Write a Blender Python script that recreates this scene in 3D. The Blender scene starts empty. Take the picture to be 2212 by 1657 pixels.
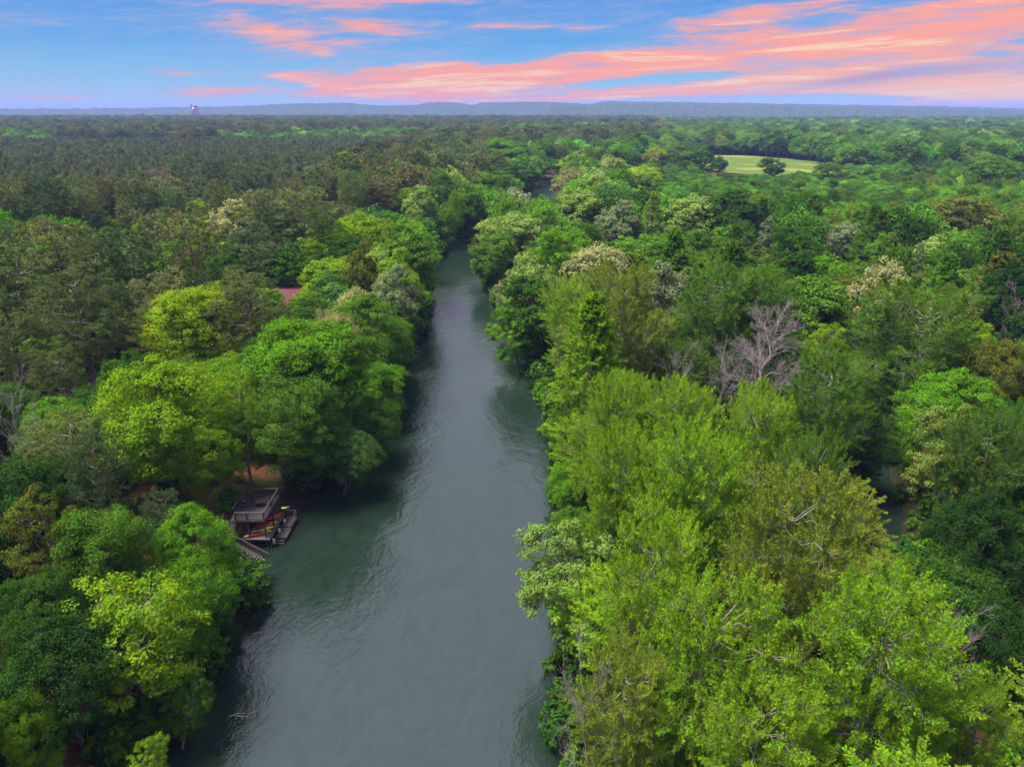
import bpy, bmesh, math, random
import numpy as np
from mathutils import Vector, Matrix

# ---------------------------------------------------------------- camera, sky, sun, exposure
sc = bpy.context.scene
COL = sc.collection
CAM_H = 46.0
PITCH = math.radians(21.1)
FPX = 1534.0                       # focal length in pixels of a 2212 px wide picture
CX, CY = 1106.0, 828.5

cam = bpy.data.cameras.new("camera")
cam_ob = bpy.data.objects.new("camera", cam)
COL.objects.link(cam_ob)
cam_ob.location = (0, 0, CAM_H)
cam_ob.rotation_euler = (math.pi / 2 - PITCH, 0, 0)
cam.sensor_fit = 'HORIZONTAL'
cam.angle = 2 * math.atan(CX / FPX)
cam.clip_start = 0.5
cam.clip_end = 40000
sc.camera = cam_ob

EXPOSURE = 1.5
sc.view_settings.view_transform = 'Standard'
sc.view_settings.look = 'None'
sc.view_settings.gamma = 1
sc.view_settings.use_curve_mapping = False
sc.view_settings.exposure = EXPOSURE
sc.render.engine = 'CYCLES'
cy = sc.cycles
cy.max_bounces = 5
cy.diffuse_bounces = 2
cy.glossy_bounces = 2
cy.transmission_bounces = 3
cy.volume_bounces = 0
cy.transparent_max_bounces = 4
cy.caustics_reflective = False
cy.caustics_refractive = False
cy.use_adaptive_sampling = True
cy.adaptive_threshold = 0.01
cy.use_denoising = True
cy.denoiser = 'OPENIMAGEDENOISE'
cy.denoising_input_passes = 'RGB_ALBEDO_NORMAL'

SUN_EL, SUN_AZ = 66.0, 262.0       # high soft light from the left
SUN_STRENGTH = 5.0
sun = bpy.data.lights.new("sun", 'SUN')
sun.energy = SUN_STRENGTH
sun.angle = math.radians(26)
sun.color = (1.0, 0.94, 0.82)
sun_ob = bpy.data.objects.new("sun", sun)
COL.objects.link(sun_ob)
_a, _e = math.radians(SUN_AZ), math.radians(SUN_EL)
sdir = Vector((math.sin(_a) * math.cos(_e), math.cos(_a) * math.cos(_e), math.sin(_e)))
sun_ob.rotation_euler = sdir.to_track_quat('Z', 'Y').to_euler()
sun_ob.location = (0, 0, 300)


def srgb(r, g, b, a=1.0):
    f = lambda c: (c / 255 / 12.92) if c / 255 <= 0.04045 else ((c / 255 + 0.055) / 1.055) ** 2.4
    return (f(r), f(g), f(b), a)


def ray(px, py):
    """direction of a picture point (2212 x 1657 px)"""
    u, v = (px - CX) / FPX, (py - CY) / FPX
    c, s = math.cos(PITCH), math.sin(PITCH)
    return Vector((u, c - v * s, -(v * c + s)))


def at(px, py, z):
    d = ray(px, py)
    t = (z - CAM_H) / d.z
    return Vector((d.x * t, d.y * t, z)), t


def project(x, y, z):
    c, s = math.cos(PITCH), math.sin(PITCH)
    zz = z - CAM_H
    dep = y * c - zz * s
    return CX + FPX * x / dep, CY + FPX * (-zz * c - y * s) / dep


class NT:
    """small helper for node trees"""
    def __init__(self, tree):
        self.t = tree
        tree.nodes.clear()

    def n(self, kind, props=None, **inp):
        nd = self.t.nodes.new(kind)
        for k, v in (props or {}).items():
            setattr(nd, k, v)
        for k, v in inp.items():
            key = int(k[1:]) if k[0] == 'i' and k[1:].isdigit() else k.replace('_', ' ')
            s = nd.inputs[key]
            if isinstance(v, bpy.types.NodeSocket):
                self.t.links.new(v, s)
            else:
                s.default_value = v
        return nd

    def m(self, op, a, b=None, c=None, clamp=False):
        nd = self.t.nodes.new('ShaderNodeMath')
        nd.operation = op
        nd.use_clamp = clamp
        for i, v in enumerate((a, b, c)):
            if v is None:
                continue
            if isinstance(v, bpy.types.NodeSocket):
                self.t.links.new(v, nd.inputs[i])
            else:
                nd.inputs[i].default_value = v
        return nd.outputs[0]

    def mix(self, fac, a, b, blend='MIX'):
        nd = self.t.nodes.new('ShaderNodeMix')
        nd.data_type = 'RGBA'
        nd.blend_type = blend
        for key, v in ((0, fac), (6, a), (7, b)):
            if isinstance(v, bpy.types.NodeSocket):
                self.t.links.new(v, nd.inputs[key])
            else:
                nd.inputs[key].default_value = v
        return nd.outputs[2]

    def sstep(self, x, lo, hi):
        nd = self.n('ShaderNodeMapRange', {'interpolation_type': 'SMOOTHSTEP'})
        self.t.links.new(x, nd.inputs[0])
        nd.inputs[1].default_value = lo
        nd.inputs[2].default_value = hi
        return nd.outputs[0]

    def ramp(self, fac, stops):
        nd = self.t.nodes.new('ShaderNodeValToRGB')
        e = nd.color_ramp.elements
        while len(e) < len(stops):
            e.new(0.5)
        for el, (p, c) in zip(e, stops):
            el.position = p
            el.color = c
        self.t.links.new(fac, nd.inputs[0])
        return nd.outputs[0]

    def link(self, a, b):
        self.t.links.new(a, b)


def build_world():
    w = bpy.data.worlds.new("World")
    sc.world = w
    w.use_nodes = True
    T = NT(w.node_tree)
    tc = T.n('ShaderNodeTexCoord')
    sep = T.n('ShaderNodeSeparateXYZ', Vector=tc.outputs['Generated'])
    el = T.m('MULTIPLY', T.m('ARCSINE', sep.outputs[2]), 180 / math.pi)
    az = T.m('MULTIPLY', T.m('ARCTAN2', sep.outputs[0], sep.outputs[1]), 180 / math.pi)
    # clear sky: blue deepening with height
    nis = T.n('ShaderNodeTexSky', {'sky_type': 'NISHITA', 'sun_disc': False,
                                   'sun_elevation': math.radians(SUN_EL), 'sun_rotation': math.radians(SUN_AZ)})
    grad = T.ramp(T.m('DIVIDE', el, 60.0, clamp=True), [
        (0.0, srgb(182, 218, 240)), (0.03, srgb(132, 202, 242)), (0.075, srgb(82, 168, 238)),
        (0.13, srgb(58, 144, 230)), (0.45, srgb(92, 150, 216)), (1.0, srgb(98, 142, 205))])
    nisc = T.mix(1.0, nis.outputs[0], (0.09, 0.09, 0.09, 1), 'MULTIPLY')
    blue = T.mix(0.12, grad, nisc)
    # streaked noise in azimuth / elevation, streaks rising to the right
    tilt = T.m('SUBTRACT', el, T.m('MULTIPLY', az, 0.045))
    def streak(sx, sy, scale, det, rough, seed, dist=0.0):
        v = T.n('ShaderNodeCombineXYZ', X=T.m('MULTIPLY', az, sx), Y=T.m('MULTIPLY', tilt, sy), Z=seed)
        return T.n('ShaderNodeTexNoise', {'noise_dimensions': '3D'}, Vector=v.outputs[0], Scale=scale,
                   Detail=det, Roughness=rough, Distortion=dist).outputs[0]
    n1 = streak(0.06, 0.42, 1.7, 9.0, 0.62, 3.1, 0.5)
    n2 = streak(0.13, 1.05, 2.4, 8.0, 0.64, 9.7, 0.7)
    n3 = streak(0.03, 0.22, 1.5, 4.0, 0.5, 17.3, 0.5)
    warp = T.m('MULTIPLY', T.m('SUBTRACT', n3, 0.5), 2.2)
    elw = T.m('ADD', el, warp)
    # cloud banks: centre, half length, half thickness (picture px), slope, weight
    banks = [(1480, 122, 430, 32, -.085, .92), (1850, 105, 430, 50, -.06, .95), (2120, 195, 380, 34, -.03, 1.1),
             (1010, 195, 230, 30, -.03, .95), (1400, 208, 270, 11, -.04, .85), (1600, 180, 230, 11, -.10, .85),
             (1130, 150, 260, 22, -.09, .8), (890, 155, 160, 26, 0, .62), (580, 78, 120, 22, .12, .75),
             (735, 188, 80, 11, .1, .8), (640, 160, 75, 11, 0, .75), (385, 158, 60, 9, 0, .65), (820, 64, 100, 16, .05, .85),
             (1150, 66, 130, 7, 0, .65), (560, 4, 180, 16, .02, .75), (880, 2, 200, 11, -.02, .65), (1590, 40, 160, 15, -.05, .85),
             (2150, 12, 100, 14, -.04, .75), (1770, 8, 60, 4, -.02, .7), (100, 213, 90, 7, 0, .6), (2130, 62, 140, 14, -.1, .6),
             (560, 205, 260, 14, 0, .32), (250, 190, 300, 20, 0, .18),
             (1380, 168, 260, 9, -.07, -.95), (1780, 214, 150, 9, -.01, -1.3), (1230, 100, 170, 18, -.1, -.6), (1080, 128, 120, 9, -.03, -.5)]
    total = None
    for (px, py, hl, ht, sl, wt) in banks:
        d = ray(px, py).normalized()
        a0, e0 = math.degrees(math.atan2(d.x, d.y)), math.degrees(math.asin(d.z))
        kx = math.degrees(1 / FPX) * 0.95
        da = T.m('SUBTRACT', az, a0)
        de = T.m('ADD', T.m('SUBTRACT', elw, e0), T.m('MULTIPLY', da, sl))
        q = T.m('ADD', T.m('POWER', T.m('MULTIPLY', da, 1 / (hl * kx)), 2.0),
                T.m('POWER', T.m('MULTIPLY', de, 1 / (ht * kx)), 2.0))
        g = T.m('MULTIPLY', T.m('EXPONENT', T.m('MULTIPLY', q, -1.0)), wt)
        total = g if total is None else T.m('ADD', total, g)
    above = T.m('MULTIPLY', T.sstep(el, 7.5, 20.0), 0.85)     # the same cloud sheet goes on overhead
    total = T.m('ADD', total, above)
    dens = T.m('ADD', T.m('ADD', total, T.m('MULTIPLY', T.m('SUBTRACT', n1, 0.5), 1.9)),
               T.m('MULTIPLY', T.m('SUBTRACT', n2, 0.5), 1.6))
    cover = T.sstep(dens, -0.06, 1.06)
    thick = T.sstep(dens, 0.55, 1.25)
    lav = srgb(176, 178, 214)
    pink = srgb(255, 168, 148)
    cream = srgb(255, 214, 178)
    n4 = streak(0.045, 0.62, 2.0, 7.0, 0.62, 31.0, 0.8)
    col = T.mix(T.sstep(cover, 0.15, 0.75), lav, pink)
    col = T.mix(T.m('MULTIPLY', T.sstep(n4, 0.475, 0.36), 0.8), col, srgb(186, 176, 212))
    lowright = T.m('MULTIPLY', T.sstep(az, 2.0, 36.0), T.sstep(el, 4.2, 0.0), clamp=True)
    creamf = T.m('ADD', T.m('MULTIPLY', lowright, 0.9), T.m('MULTIPLY', T.sstep(n4, 0.51, 0.63), 0.95), clamp=True)
    col = T.mix(T.m('MULTIPLY', creamf, T.sstep(dens, 0.35, 0.95)), col, cream)
    # dark lavender shade streak inside the sheet
    d = ray(1900, 168).normalized()
    a0, e0 = math.degrees(math.atan2(d.x, d.y)), math.degrees(math.asin(d.z))
    da = T.m('SUBTRACT', az, a0)
    de = T.m('ADD', T.m('SUBTRACT', elw, e0), T.m('MULTIPLY', da, -0.09))
    q = T.m('ADD', T.m('POWER', T.m('MULTIPLY', da, 1 / 7.5), 2.0), T.m('POWER', T.m('MULTIPLY', de, 1 / 0.42), 2.0))
    col = T.mix(T.m('MULTIPLY', T.m('EXPONENT', T.m('MULTIPLY', q, -1.0)), 0.85), col, srgb(165, 150, 196))
    # overhead the sheet is paler, no longer lit from below
    col = T.mix(T.sstep(el, 8.0, 22.0), col, srgb(214, 218, 242))
    # an overcast sheet is about three times as bright overhead as near the horizon
    zen = T.m('ADD', 1.0, T.m('MULTIPLY', T.sstep(el, 8.0, 60.0), 0.95))
    col = T.mix(1.0, col, T.n('ShaderNodeCombineColor', Red=zen, Green=zen, Blue=zen).outputs[0], 'MULTIPLY')
    veil = T.m('MULTIPLY', T.sstep(dens, -0.55, 0.35), 0.22)
    blue = T.mix(veil, blue, srgb(172, 188, 226))
    sky = T.mix(cover, blue, col)
    bg = T.n('ShaderNodeBackground', Color=sky, Strength=1.0 / 2 ** EXPOSURE)
    out = T.n('ShaderNodeOutputWorld')
    T.link(bg.outputs[0], out.inputs[0])
    w.cycles.sampling_method = 'MANUAL'
    w.cycles.sample_map_resolution = 512


build_world()

# ---------------------------------------------------------------- helpers
rng = np.random.default_rng(7)
rnd = random.Random(11)


def tag(o, label=None, cat=None, group=None, kind=None):
    if label:
        o['label'] = label
    if cat:
        o['category'] = cat
    if group:
        o['group'] = group
    if kind:
        o['kind'] = kind
    return o


def link(o, parent=None):
    COL.objects.link(o)
    if parent is not None:
        o.parent = parent
    return o


def empty(name, loc=(0, 0, 0), rz=0.0):
    o = bpy.data.objects.new(name, None)
    o.empty_display_size = 0.5
    o.location = loc
    o.rotation_euler = (0, 0, rz)
    return link(o)


def mesh_np(name, verts, faces, mats=(), mat_idx=None, attrs=None, smooth=False):
    """verts (N,3), faces list of (M,k) int arrays"""
    me = bpy.data.meshes.new(name)
    verts = np.ascontiguousarray(verts, dtype=np.float32)
    me.vertices.add(len(verts))
    me.vertices.foreach_set('co', verts.ravel())
    loops = np.concatenate([f.ravel() for f in faces]).astype(np.int32)
    sizes = np.concatenate([np.full(len(f), f.shape[1]) for f in faces]).astype(np.int32)
    starts = np.concatenate([[0], np.cumsum(sizes)[:-1]]).astype(np.int32)
    me.loops.add(len(loops))
    me.loops.foreach_set('vertex_index', loops)
    me.polygons.add(len(sizes))
    me.polygons.foreach_set('loop_start', starts)
    for m in mats:
        me.materials.append(m)
    if mat_idx is not None:
        me.polygons.foreach_set('material_index', np.ascontiguousarray(mat_idx, dtype=np.int32))
    for k, v in (attrs or {}).items():
        a = me.attributes.new(k, 'FLOAT', 'POINT')
        a.data.foreach_set('value', np.ascontiguousarray(v, dtype=np.float32))
    me.polygons.foreach_set('use_smooth', np.full(len(sizes), smooth))
    me.update(calc_edges=True)
    return me


def new_mat(name):
    m = bpy.data.materials.new(name)
    m.use_nodes = True
    return m, NT(m.node_tree)


def finish(T, shader, disp=None):
    out = T.n('ShaderNodeOutputMaterial')
    T.link(shader, out.inputs[0])


def simple_mat(name, col, rough=0.8, var=0.25, scale=3.0, bump=0.0, spec=0.3, metallic=0.0):
    m, T = new_mat(name)
    tc = T.n('ShaderNodeTexCoord')
    nz = T.n('ShaderNodeTexNoise', Vector=tc.outputs['Object'], Scale=scale, Detail=5.0, Roughness=0.65)
    oi = T.n('ShaderNodeObjectInfo')
    f = T.m('ADD', T.m('MULTIPLY', T.m('SUBTRACT', nz.outputs[0], 0.5), var * 2.2),
            T.m('ADD', T.m('MULTIPLY', T.m('SUBTRACT', oi.outputs['Random'], 0.5), var * 0.7), 1.0))
    c = T.mix(1.0, (col[0], col[1], col[2], 1), T.n('ShaderNodeCombineColor', Red=f, Green=f, Blue=f).outputs[0], 'MULTIPLY')
    p = T.n('ShaderNodeBsdfPrincipled', Base_Color=c, Roughness=rough, Metallic=metallic)
    p.inputs['Specular IOR Level'].default_value = spec
    if bump:
        b = T.n('ShaderNodeBump', Strength=bump, Distance=0.02, Height=nz.outputs[0])
        T.link(b.outputs[0], p.inputs['Normal'])
    finish(T, p.outputs[0])
    return m


def emit_mat(name, col, s):
    m, T = new_mat(name)
    e = T.n('ShaderNodeEmission', Color=(col[0], col[1], col[2], 1), Strength=s)
    finish(T, e.outputs[0])
    return m


def leaf_mat(name, trans=0.36, yellow=(1.25, 1.12, 0.5), spread=1.0):
    m, T = new_mat(name)
    oi = T.n('ShaderNodeObjectInfo')
    ia = T.n('ShaderNodeAttribute', {'attribute_type': 'INSTANCER', 'attribute_name': 'col'})
    iw = T.n('ShaderNodeAttribute', {'attribute_type': 'INSTANCER', 'attribute_name': 'own'})
    base = T.mix(iw.outputs['Fac'], oi.outputs['Color'], ia.outputs['Color'])
    ti = T.n('ShaderNodeAttribute', {'attribute_type': 'GEOMETRY', 'attribute_name': 'tint'})
    hu = T.n('ShaderNodeAttribute', {'attribute_type': 'GEOMETRY', 'attribute_name': 'hue'})
    k = T.m('ADD', T.m('MULTIPLY', ti.outputs['Fac'], spread), 1.0 - spread * 0.5)
    kc = T.n('ShaderNodeCombineColor', Red=k, Green=k, Blue=k)
    c = T.mix(1.0, base, kc.outputs[0], 'MULTIPLY')
    warm = T.mix(1.0, c, (1.38, 1.06, 0.65, 1), 'MULTIPLY')
    cool = T.mix(1.0, c, (0.72, 0.95, 1.2, 1), 'MULTIPLY')
    c = T.mix(hu.outputs['Fac'], cool, warm)
    dif = T.n('ShaderNodeBsdfDiffuse', Color=c)
    tcol = T.mix(1.0, c, (yellow[0], yellow[1], yellow[2], 1), 'MULTIPLY')
    tr = T.n('ShaderNodeBsdfTranslucent', Color=tcol)
    mx = T.n('ShaderNodeMixShader', Fac=trans)
    T.link(dif.outputs[0], mx.inputs[1])
    T.link(tr.outputs[0], mx.inputs[2])
    finish(T, mx.outputs[0])
    return m


def bark_mat(name, a, b, scale=2.5):
    m, T = new_mat(name)
    tc = T.n('ShaderNodeTexCoord')
    mp = T.n('ShaderNodeMapping', Vector=tc.outputs['Object'])
    mp.inputs['Scale'].default_value = (3, 3, 0.7)
    nz = T.n('ShaderNodeTexNoise', Vector=mp.outputs[0], Scale=scale, Detail=6.0, Roughness=0.7)
    c = T.mix(T.sstep(nz.outputs[0], 0.3, 0.7), a, b)
    p = T.n('ShaderNodeBsdfDiffuse', Color=c)
    finish(T, p.outputs[0])
    return m


M_LEAF = leaf_mat('leaf')
M_NEEDLE = leaf_mat('needle', trans=0.18, yellow=(1.1, 1.1, 0.7), spread=0.8)
M_BARK = bark_mat('bark', (0.055, 0.042, 0.036, 1), (0.16, 0.135, 0.12, 1))
M_BARK_PALE = bark_mat('pale_bark', (0.085, 0.072, 0.065, 1), (0.24, 0.215, 0.20, 1))
M_BARK_DEAD = bark_mat('dead_bark', (0.10, 0.080, 0.085, 1), (0.27, 0.225, 0.235, 1))
M_BARK_PINE = bark_mat('pine_bark', (0.07, 0.05, 0.045, 1), (0.21, 0.17, 0.16, 1))

# ---------------------------------------------------------------- tree shapes (numpy)
def unit(v):
    return v / np.maximum(np.linalg.norm(v, axis=-1, keepdims=True), 1e-9)


class Wood:
    def __init__(self):
        self.v, self.f, self.n = [], [], 0

    def tube(self, pts, rads, sides=5):
        pts = np.asarray(pts, float)
        k = len(pts)
        t = np.gradient(pts, axis=0)
        t = unit(t)
        ref = np.array([0.0, 0, 1.0]) if abs(t[0][2]) < 0.9 else np.array([1.0, 0, 0])
        a = unit(np.cross(t, ref))
        b = np.cross(t, a)
        ang = np.arange(sides) * 2 * math.pi / sides
        ring = a[:, None, :] * np.cos(ang)[None, :, None] + b[:, None, :] * np.sin(ang)[None, :, None]
        v = pts[:, None, :] + ring * np.asarray(rads)[:, None, None]
        self.v.append(v.reshape(-1, 3))
        i = np.arange(k - 1)[:, None] * sides
        j = np.arange(sides)[None, :]
        j2 = (j + 1) % sides
        f = np.stack([i + j, i + j2, i + sides + j2, i + sides + j], -1).reshape(-1, 4) + self.n
        self.f.append(f)
        self.n += k * sides

    def get(self):
        return np.concatenate(self.v), np.concatenate(self.f)


class Leaves:
    def __init__(self, g):
        self.g = g
        self.P, self.D, self.N, self.L, self.W, self.T, self.H = [], [], [], [], [], [], []

    def add(self, P, D, N, L, W, T, H):
        n = len(P)
        self.P.append(P); self.D.append(D); self.N.append(N)
        self.L.append(np.broadcast_to(L, (n,))); self.W.append(np.broadcast_to(W, (n,)))
        self.T.append(np.broadcast_to(T, (n,))); self.H.append(np.broadcast_to(H, (n,)))

    def get(self):
        P, D, N = (np.concatenate(a) for a in (self.P, self.D, self.N))
        L, W, T, H = (np.concatenate(a) for a in (self.L, self.W, self.T, self.H))
        D = unit(D)
        S = unit(np.cross(D, N))
        U = np.cross(S, D)
        L = L[:, None]; W = W[:, None]
        v0 = P - D * L * .5
        v1 = P + S * W * .5 + U * W * .14 - D * L * .06
        v2 = P + D * L * .5 - U * L * .10
        v3 = P - S * W * .5 + U * W * .14 - D * L * .06
        V = np.stack([v0, v1, v2, v3], 1).reshape(-1, 3)
        n = len(P)
        F = np.arange(n * 4).reshape(n, 4)
        return V, F, np.repeat(T, 4), np.repeat(H, 4)


def fib_dirs(n, g, jit=0.25):
    i = np.arange(n) + 0.5
    ph = math.pi * (1 + 5 ** .5) * i + g.uniform(0, 6.28)
    z = 1 - 2 * i / n
    r = np.sqrt(1 - z * z)
    d = np.stack([r * np.cos(ph), r * np.sin(ph), z], 1)
    return unit(d + g.normal(0, jit, d.shape))


def curve(p0, p1, g, k=5, sag=0.0, wob=0.05):
    t = np.linspace(0, 1, k)[:, None]
    p = p0 * (1 - t) + p1 * t
    L = np.linalg.norm(p1 - p0)
    p = p + np.sin(t * math.pi) * np.array([0, 0, sag * L])
    p[1:-1] += g.normal(0, wob * L, (k - 2, 3))
    return p


def make_tree(seed, H=18.0, R=6.5, lobes=18, clumps=20, leaves=85, lsize=.25, low=.10, gap=0.0, csize=1.0, lrad=.42,
              shape='round', style='leaf', wood=2, tufts=5, blades=10, bw=.16, tr_r=.34, flat=.62):
    """trunk, limbs to the crown's lobes, each lobe a cluster of leaf clumps (leaf), feathery plumes (plume) or needle tufts (tuft)"""
    g = np.random.default_rng(seed)
    W, Lf = Wood(), Leaves(g)
    cz, hz = H * (low + (1 - low) * .5), H * (1 - low) * .5
    if shape in ('round', 'dome'):
        d = fib_dirs(lobes, g, .22)
        d = d[d[:, 2] > -0.85]
        fr = g.uniform(.52, .76, len(d))
        C = d * fr[:, None] * np.array([R, R, hz])
        if shape == 'dome':
            C[:, 2] = np.abs(C[:, 2]) * .95 - .25 * hz
        C = C + np.array([0, 0, cz])
        LR = R * lrad * g.uniform(.8, 1.2, len(C))
    else:
        u = (np.arange(lobes) + g.uniform(0, .9, lobes)) / lobes
        if shape == 'cone':
            prof = (1 - u) ** .75 * np.minimum(1, .6 + 2.5 * u)
        elif shape == 'egg':
            prof = np.sin(math.pi * np.clip(.16 + .80 * (1 - u), 0, 1)) ** .75
        else:                                                     # flat topped pine
            prof = np.sin(math.pi * np.clip(.20 + .66 * (1 - u), 0, 1)) ** .8
        ang = np.cumsum(np.full(lobes, 2.4) + g.normal(0, .3, lobes))
        rad = R * prof * .70 * g.uniform(.42 if shape == 'egg' else .62, 1.08, lobes)
        C = np.stack([np.cos(ang) * rad, np.sin(ang) * rad, H * (low + (1 - low) * (.04 + .92 * u))], 1)
        LR = R * lrad * (.45 + .62 * prof) * g.uniform(.8, 1.2, lobes)
    top = np.array([g.normal(0, .3), g.normal(0, .3), H * (.78 if shape in ('round', 'dome') else (.86 if shape == 'egg' else .95))])
    tr = curve(np.zeros(3), top, g, 8, 0, .01)
    tr[0] = 0
    W.tube(tr, np.linspace(tr_r, .03, 8) * H / 18, 7)
    for i in range(len(C)):
        lr = LR[i]
        rise = g.uniform(.12, .3) * H if style == 'leaf' else g.uniform(.02, .10) * H
        zb = np.clip(C[i, 2] - rise, H * .10, tr[-1, 2] * .97)
        b = np.array([np.interp(zb, tr[:, 2], tr[:, 0]), np.interp(zb, tr[:, 2], tr[:, 1]), zb])
        if wood:
            W.tube(curve(b, C[i], g, 5, -.05, .035), np.linspace(.105, .03, 5) * H / 18 * (1 if style == 'leaf' else .8), 5 if wood > 1 else 3)
        out = unit(C[i] - np.array([0, 0, cz - .3 * hz]) if shape in ('round', 'dome') else C[i] * np.array([1, 1, 0]) + np.array([0, 0, .6 * R]))
        dd = fib_dirs(int(clumps * 1.45), g, .3)
        dd = dd[np.argsort(-(dd @ out + 0.45 * dd[:, 2]))[:clumps]]
        lobe_t = g.uniform(.2, .8)
        for k in range(len(dd)):
            if g.random() < gap:
                continue
            cc = C[i] + dd[k] * lr * g.uniform(.6, 1.1) * np.array([1, 1, .8])
            n = max(3, int(leaves * g.uniform(.6, 1.35)))
            cr = lr * .42 * g.uniform(.7, 1.25) * csize
            ct = g.uniform(0, 1)
            ch = g.uniform(0, 1)
            if style == 'leaf':
                if wood > 1 and k % 2 == 0:
                    W.tube(curve(C[i] - out * lr * .2, cc, g, 3, 0, .06), np.linspace(.03, .012, 3) * H / 18, 3)
                o = unit(g.normal(0, 1, (n, 3))) * (g.uniform(.15, 1, n) ** .5)[:, None] * cr
                o[:, 2] *= flat
                P_ = cc + o
                N = unit(.55 * dd[k] + .6 * unit(o) + np.array([0, 0, .45]) + g.normal(0, .42, (n, 3)))
                D = np.cross(N, g.normal(0, 1, (n, 3))) + .35 * unit(o) + np.array([0, 0, -.18])
                s = lsize * g.uniform(.6, 1.35, n)
                L_, W_ = s * 1.25, s * .85
            elif style == 'plume':
                ax = unit(dd[k] + out * .45 + np.array([0, 0, .38]) + g.normal(0, .30, 3))
                ln = cr * 2.6
                p0 = cc - ax * ln * .45
                if wood > 1:
                    W.tube(np.stack([C[i] * .45 + p0 * .55, p0, p0 + ax * ln * .85]), [.032, .024, .007], 3)
                s_ = g.uniform(0, 1, n) ** .8
                sd = unit(np.cross(ax, g.normal(0, 1, (n, 3))))
                sd[:, 2] += .15
                wd = (1 - s_ * .75) * cr * .75 * g.uniform(.2, 1, n)
                P_ = p0 + ax * (s_ * ln)[:, None] + sd * wd[:, None]
                D = unit(ax * g.uniform(.3, 1.0, (n, 1)) + sd * .9 + g.normal(0, .25, (n, 3)))
                N = unit(np.array([0, 0, .8]) + .5 * sd + g.normal(0, .45, (n, 3)))
                s = lsize * g.uniform(.6, 1.3, n)
                L_, W_ = s * 1.25, s * .44
            else:
                cs, ds, ls = [], [], []
                for q in range(tufts):
                    c0 = cc + unit(g.normal(0, 1, 3)) * cr * g.uniform(.2, 1) * np.array([1, 1, .65])
                    ax = unit(out * .5 + np.array([0, 0, .8]) + g.normal(0, .35, 3))
                    D = unit(g.normal(0, 1, (blades, 3)) + ax * .9)
                    sz = lsize * g.uniform(.7, 1.25, blades)
                    cs.append(c0 + D * (sz * .5)[:, None]); ds.append(D); ls.append(sz)
                P_, D, L_ = np.concatenate(cs), np.concatenate(ds), np.concatenate(ls)
                n = len(P_)
                N = unit(g.normal(0, .8, (n, 3)) + np.array([0, 0, .7]))
                W_ = L_ * bw
            T = np.clip(.38 * lobe_t + .34 * ct + .28 * g.uniform(0, 1, n), 0, 1)
            Hh = np.clip(.5 * ch + .5 * g.uniform(0, 1, n), 0, 1)
            Lf.add(P_, D, N, L_, W_, T, Hh)
    return W.get(), Lf.get(), H, R


def make_dead(seed, H=17.0, R=6.0, nl=16, levels=(8, 7, 4), spread=.5):
    g = np.random.default_rng(seed)
    W = Wood()
    tr = curve(np.zeros(3), np.array([g.normal(0, .6), g.normal(0, .6), H * .9]), g, 9, 0, .015)
    W.tube(tr, np.linspace(.26, .04, 9) * H / 17, 7)
    def grow(p, d, L, r, lev):
        e = p + d * L
        m = curve(p, e, g, 4, .05, .06)
        W.tube(m, np.linspace(r, r * .45, 4), 4 if lev < 2 else 3)
        if lev >= len(levels):
            return
        for k in range(levels[lev]):
            t = .25 + .75 * (k + g.uniform(0, 1)) / levels[lev]
            q = np.array([np.interp(t, np.linspace(0, 1, 4), m[:, c]) for c in range(3)])
            nd = unit(d + g.normal(0, spread, 3) + np.array([0, 0, .25]))
            grow(q, nd, L * g.uniform(.3, .55), max(r * .42, .008), lev + 1)
    for i in range(nl):
        z = H * (.25 + .65 * (i + g.uniform(0, .8)) / nl)
        a = i * 2.4 + g.normal(0, .3)
        u = z / H
        p = np.array([np.interp(z, tr[:, 2], tr[:, 0]), np.interp(z, tr[:, 2], tr[:, 1]), z])
        d = unit(np.array([math.cos(a), math.sin(a), .45 + .7 * u]))
        grow(p, d, R * (1.15 - .65 * u) * g.uniform(.7, 1.1), .065 * (1.2 - .7 * u) * H / 17, 0)
    return W.get(), None, H, R


# prototypes -----------------------------------------------------
class Proto:
    def __init__(self, name, data, leafm, barkm, joined=False):
        (wv, wf), lf, self.H, self.R = data
        self.trunk = self.crown = self.joined = None
        if joined:
            lv, lff, t, h = lf
            V = np.concatenate([wv, lv])
            mi = np.concatenate([np.zeros(len(wf)), np.ones(len(lff))])
            self.joined = mesh_np(name, V, [wf, lff + len(wv)], (barkm, leafm), mi,
                                  {'tint': np.concatenate([np.zeros(len(wv)), t]), 'hue': np.concatenate([np.zeros(len(wv)), h])})
        else:
            self.trunk = mesh_np(name + '_trunk', wv, [wf], (barkm,), smooth=True)
            if lf is not None:
                lv, lff, t, h = lf
                self.crown = mesh_np(name + '_crown', lv, [lff], (leafm,), attrs={'tint': t, 'hue': h})


P = {}
mk = make_tree
P['broad_near'] = [Proto('broadleaf', mk(100 + i, lobes=26 + 2 * i, clumps=22, leaves=105, lsize=.19, gap=.06, lrad=.36), M_LEAF, M_BARK) for i in range(3)]
P['broad_near'] += [Proto('broadleaf', mk(110, lobes=28, clumps=20, leaves=100, lsize=.19, shape='dome', low=.12, gap=.05, lrad=.38), M_LEAF, M_BARK)]
P['open_near'] = [Proto('open_broadleaf', mk(120 + i, H=18, R=6, lobes=24, clumps=15, leaves=75, lsize=.22, gap=.3, csize=.8, lrad=.36), M_LEAF, M_BARK_PALE) for i in range(2)]
P['broad_mid'] = [Proto('broadleaf', mk(130 + i, lobes=24, clumps=16, leaves=36, lsize=.36, gap=.05, lrad=.36, shape=('round', 'dome', 'round', 'cone')[i], wood=1), M_LEAF, M_BARK) for i in range(4)]
PL = dict(style='plume', csize=1.0)
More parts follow.
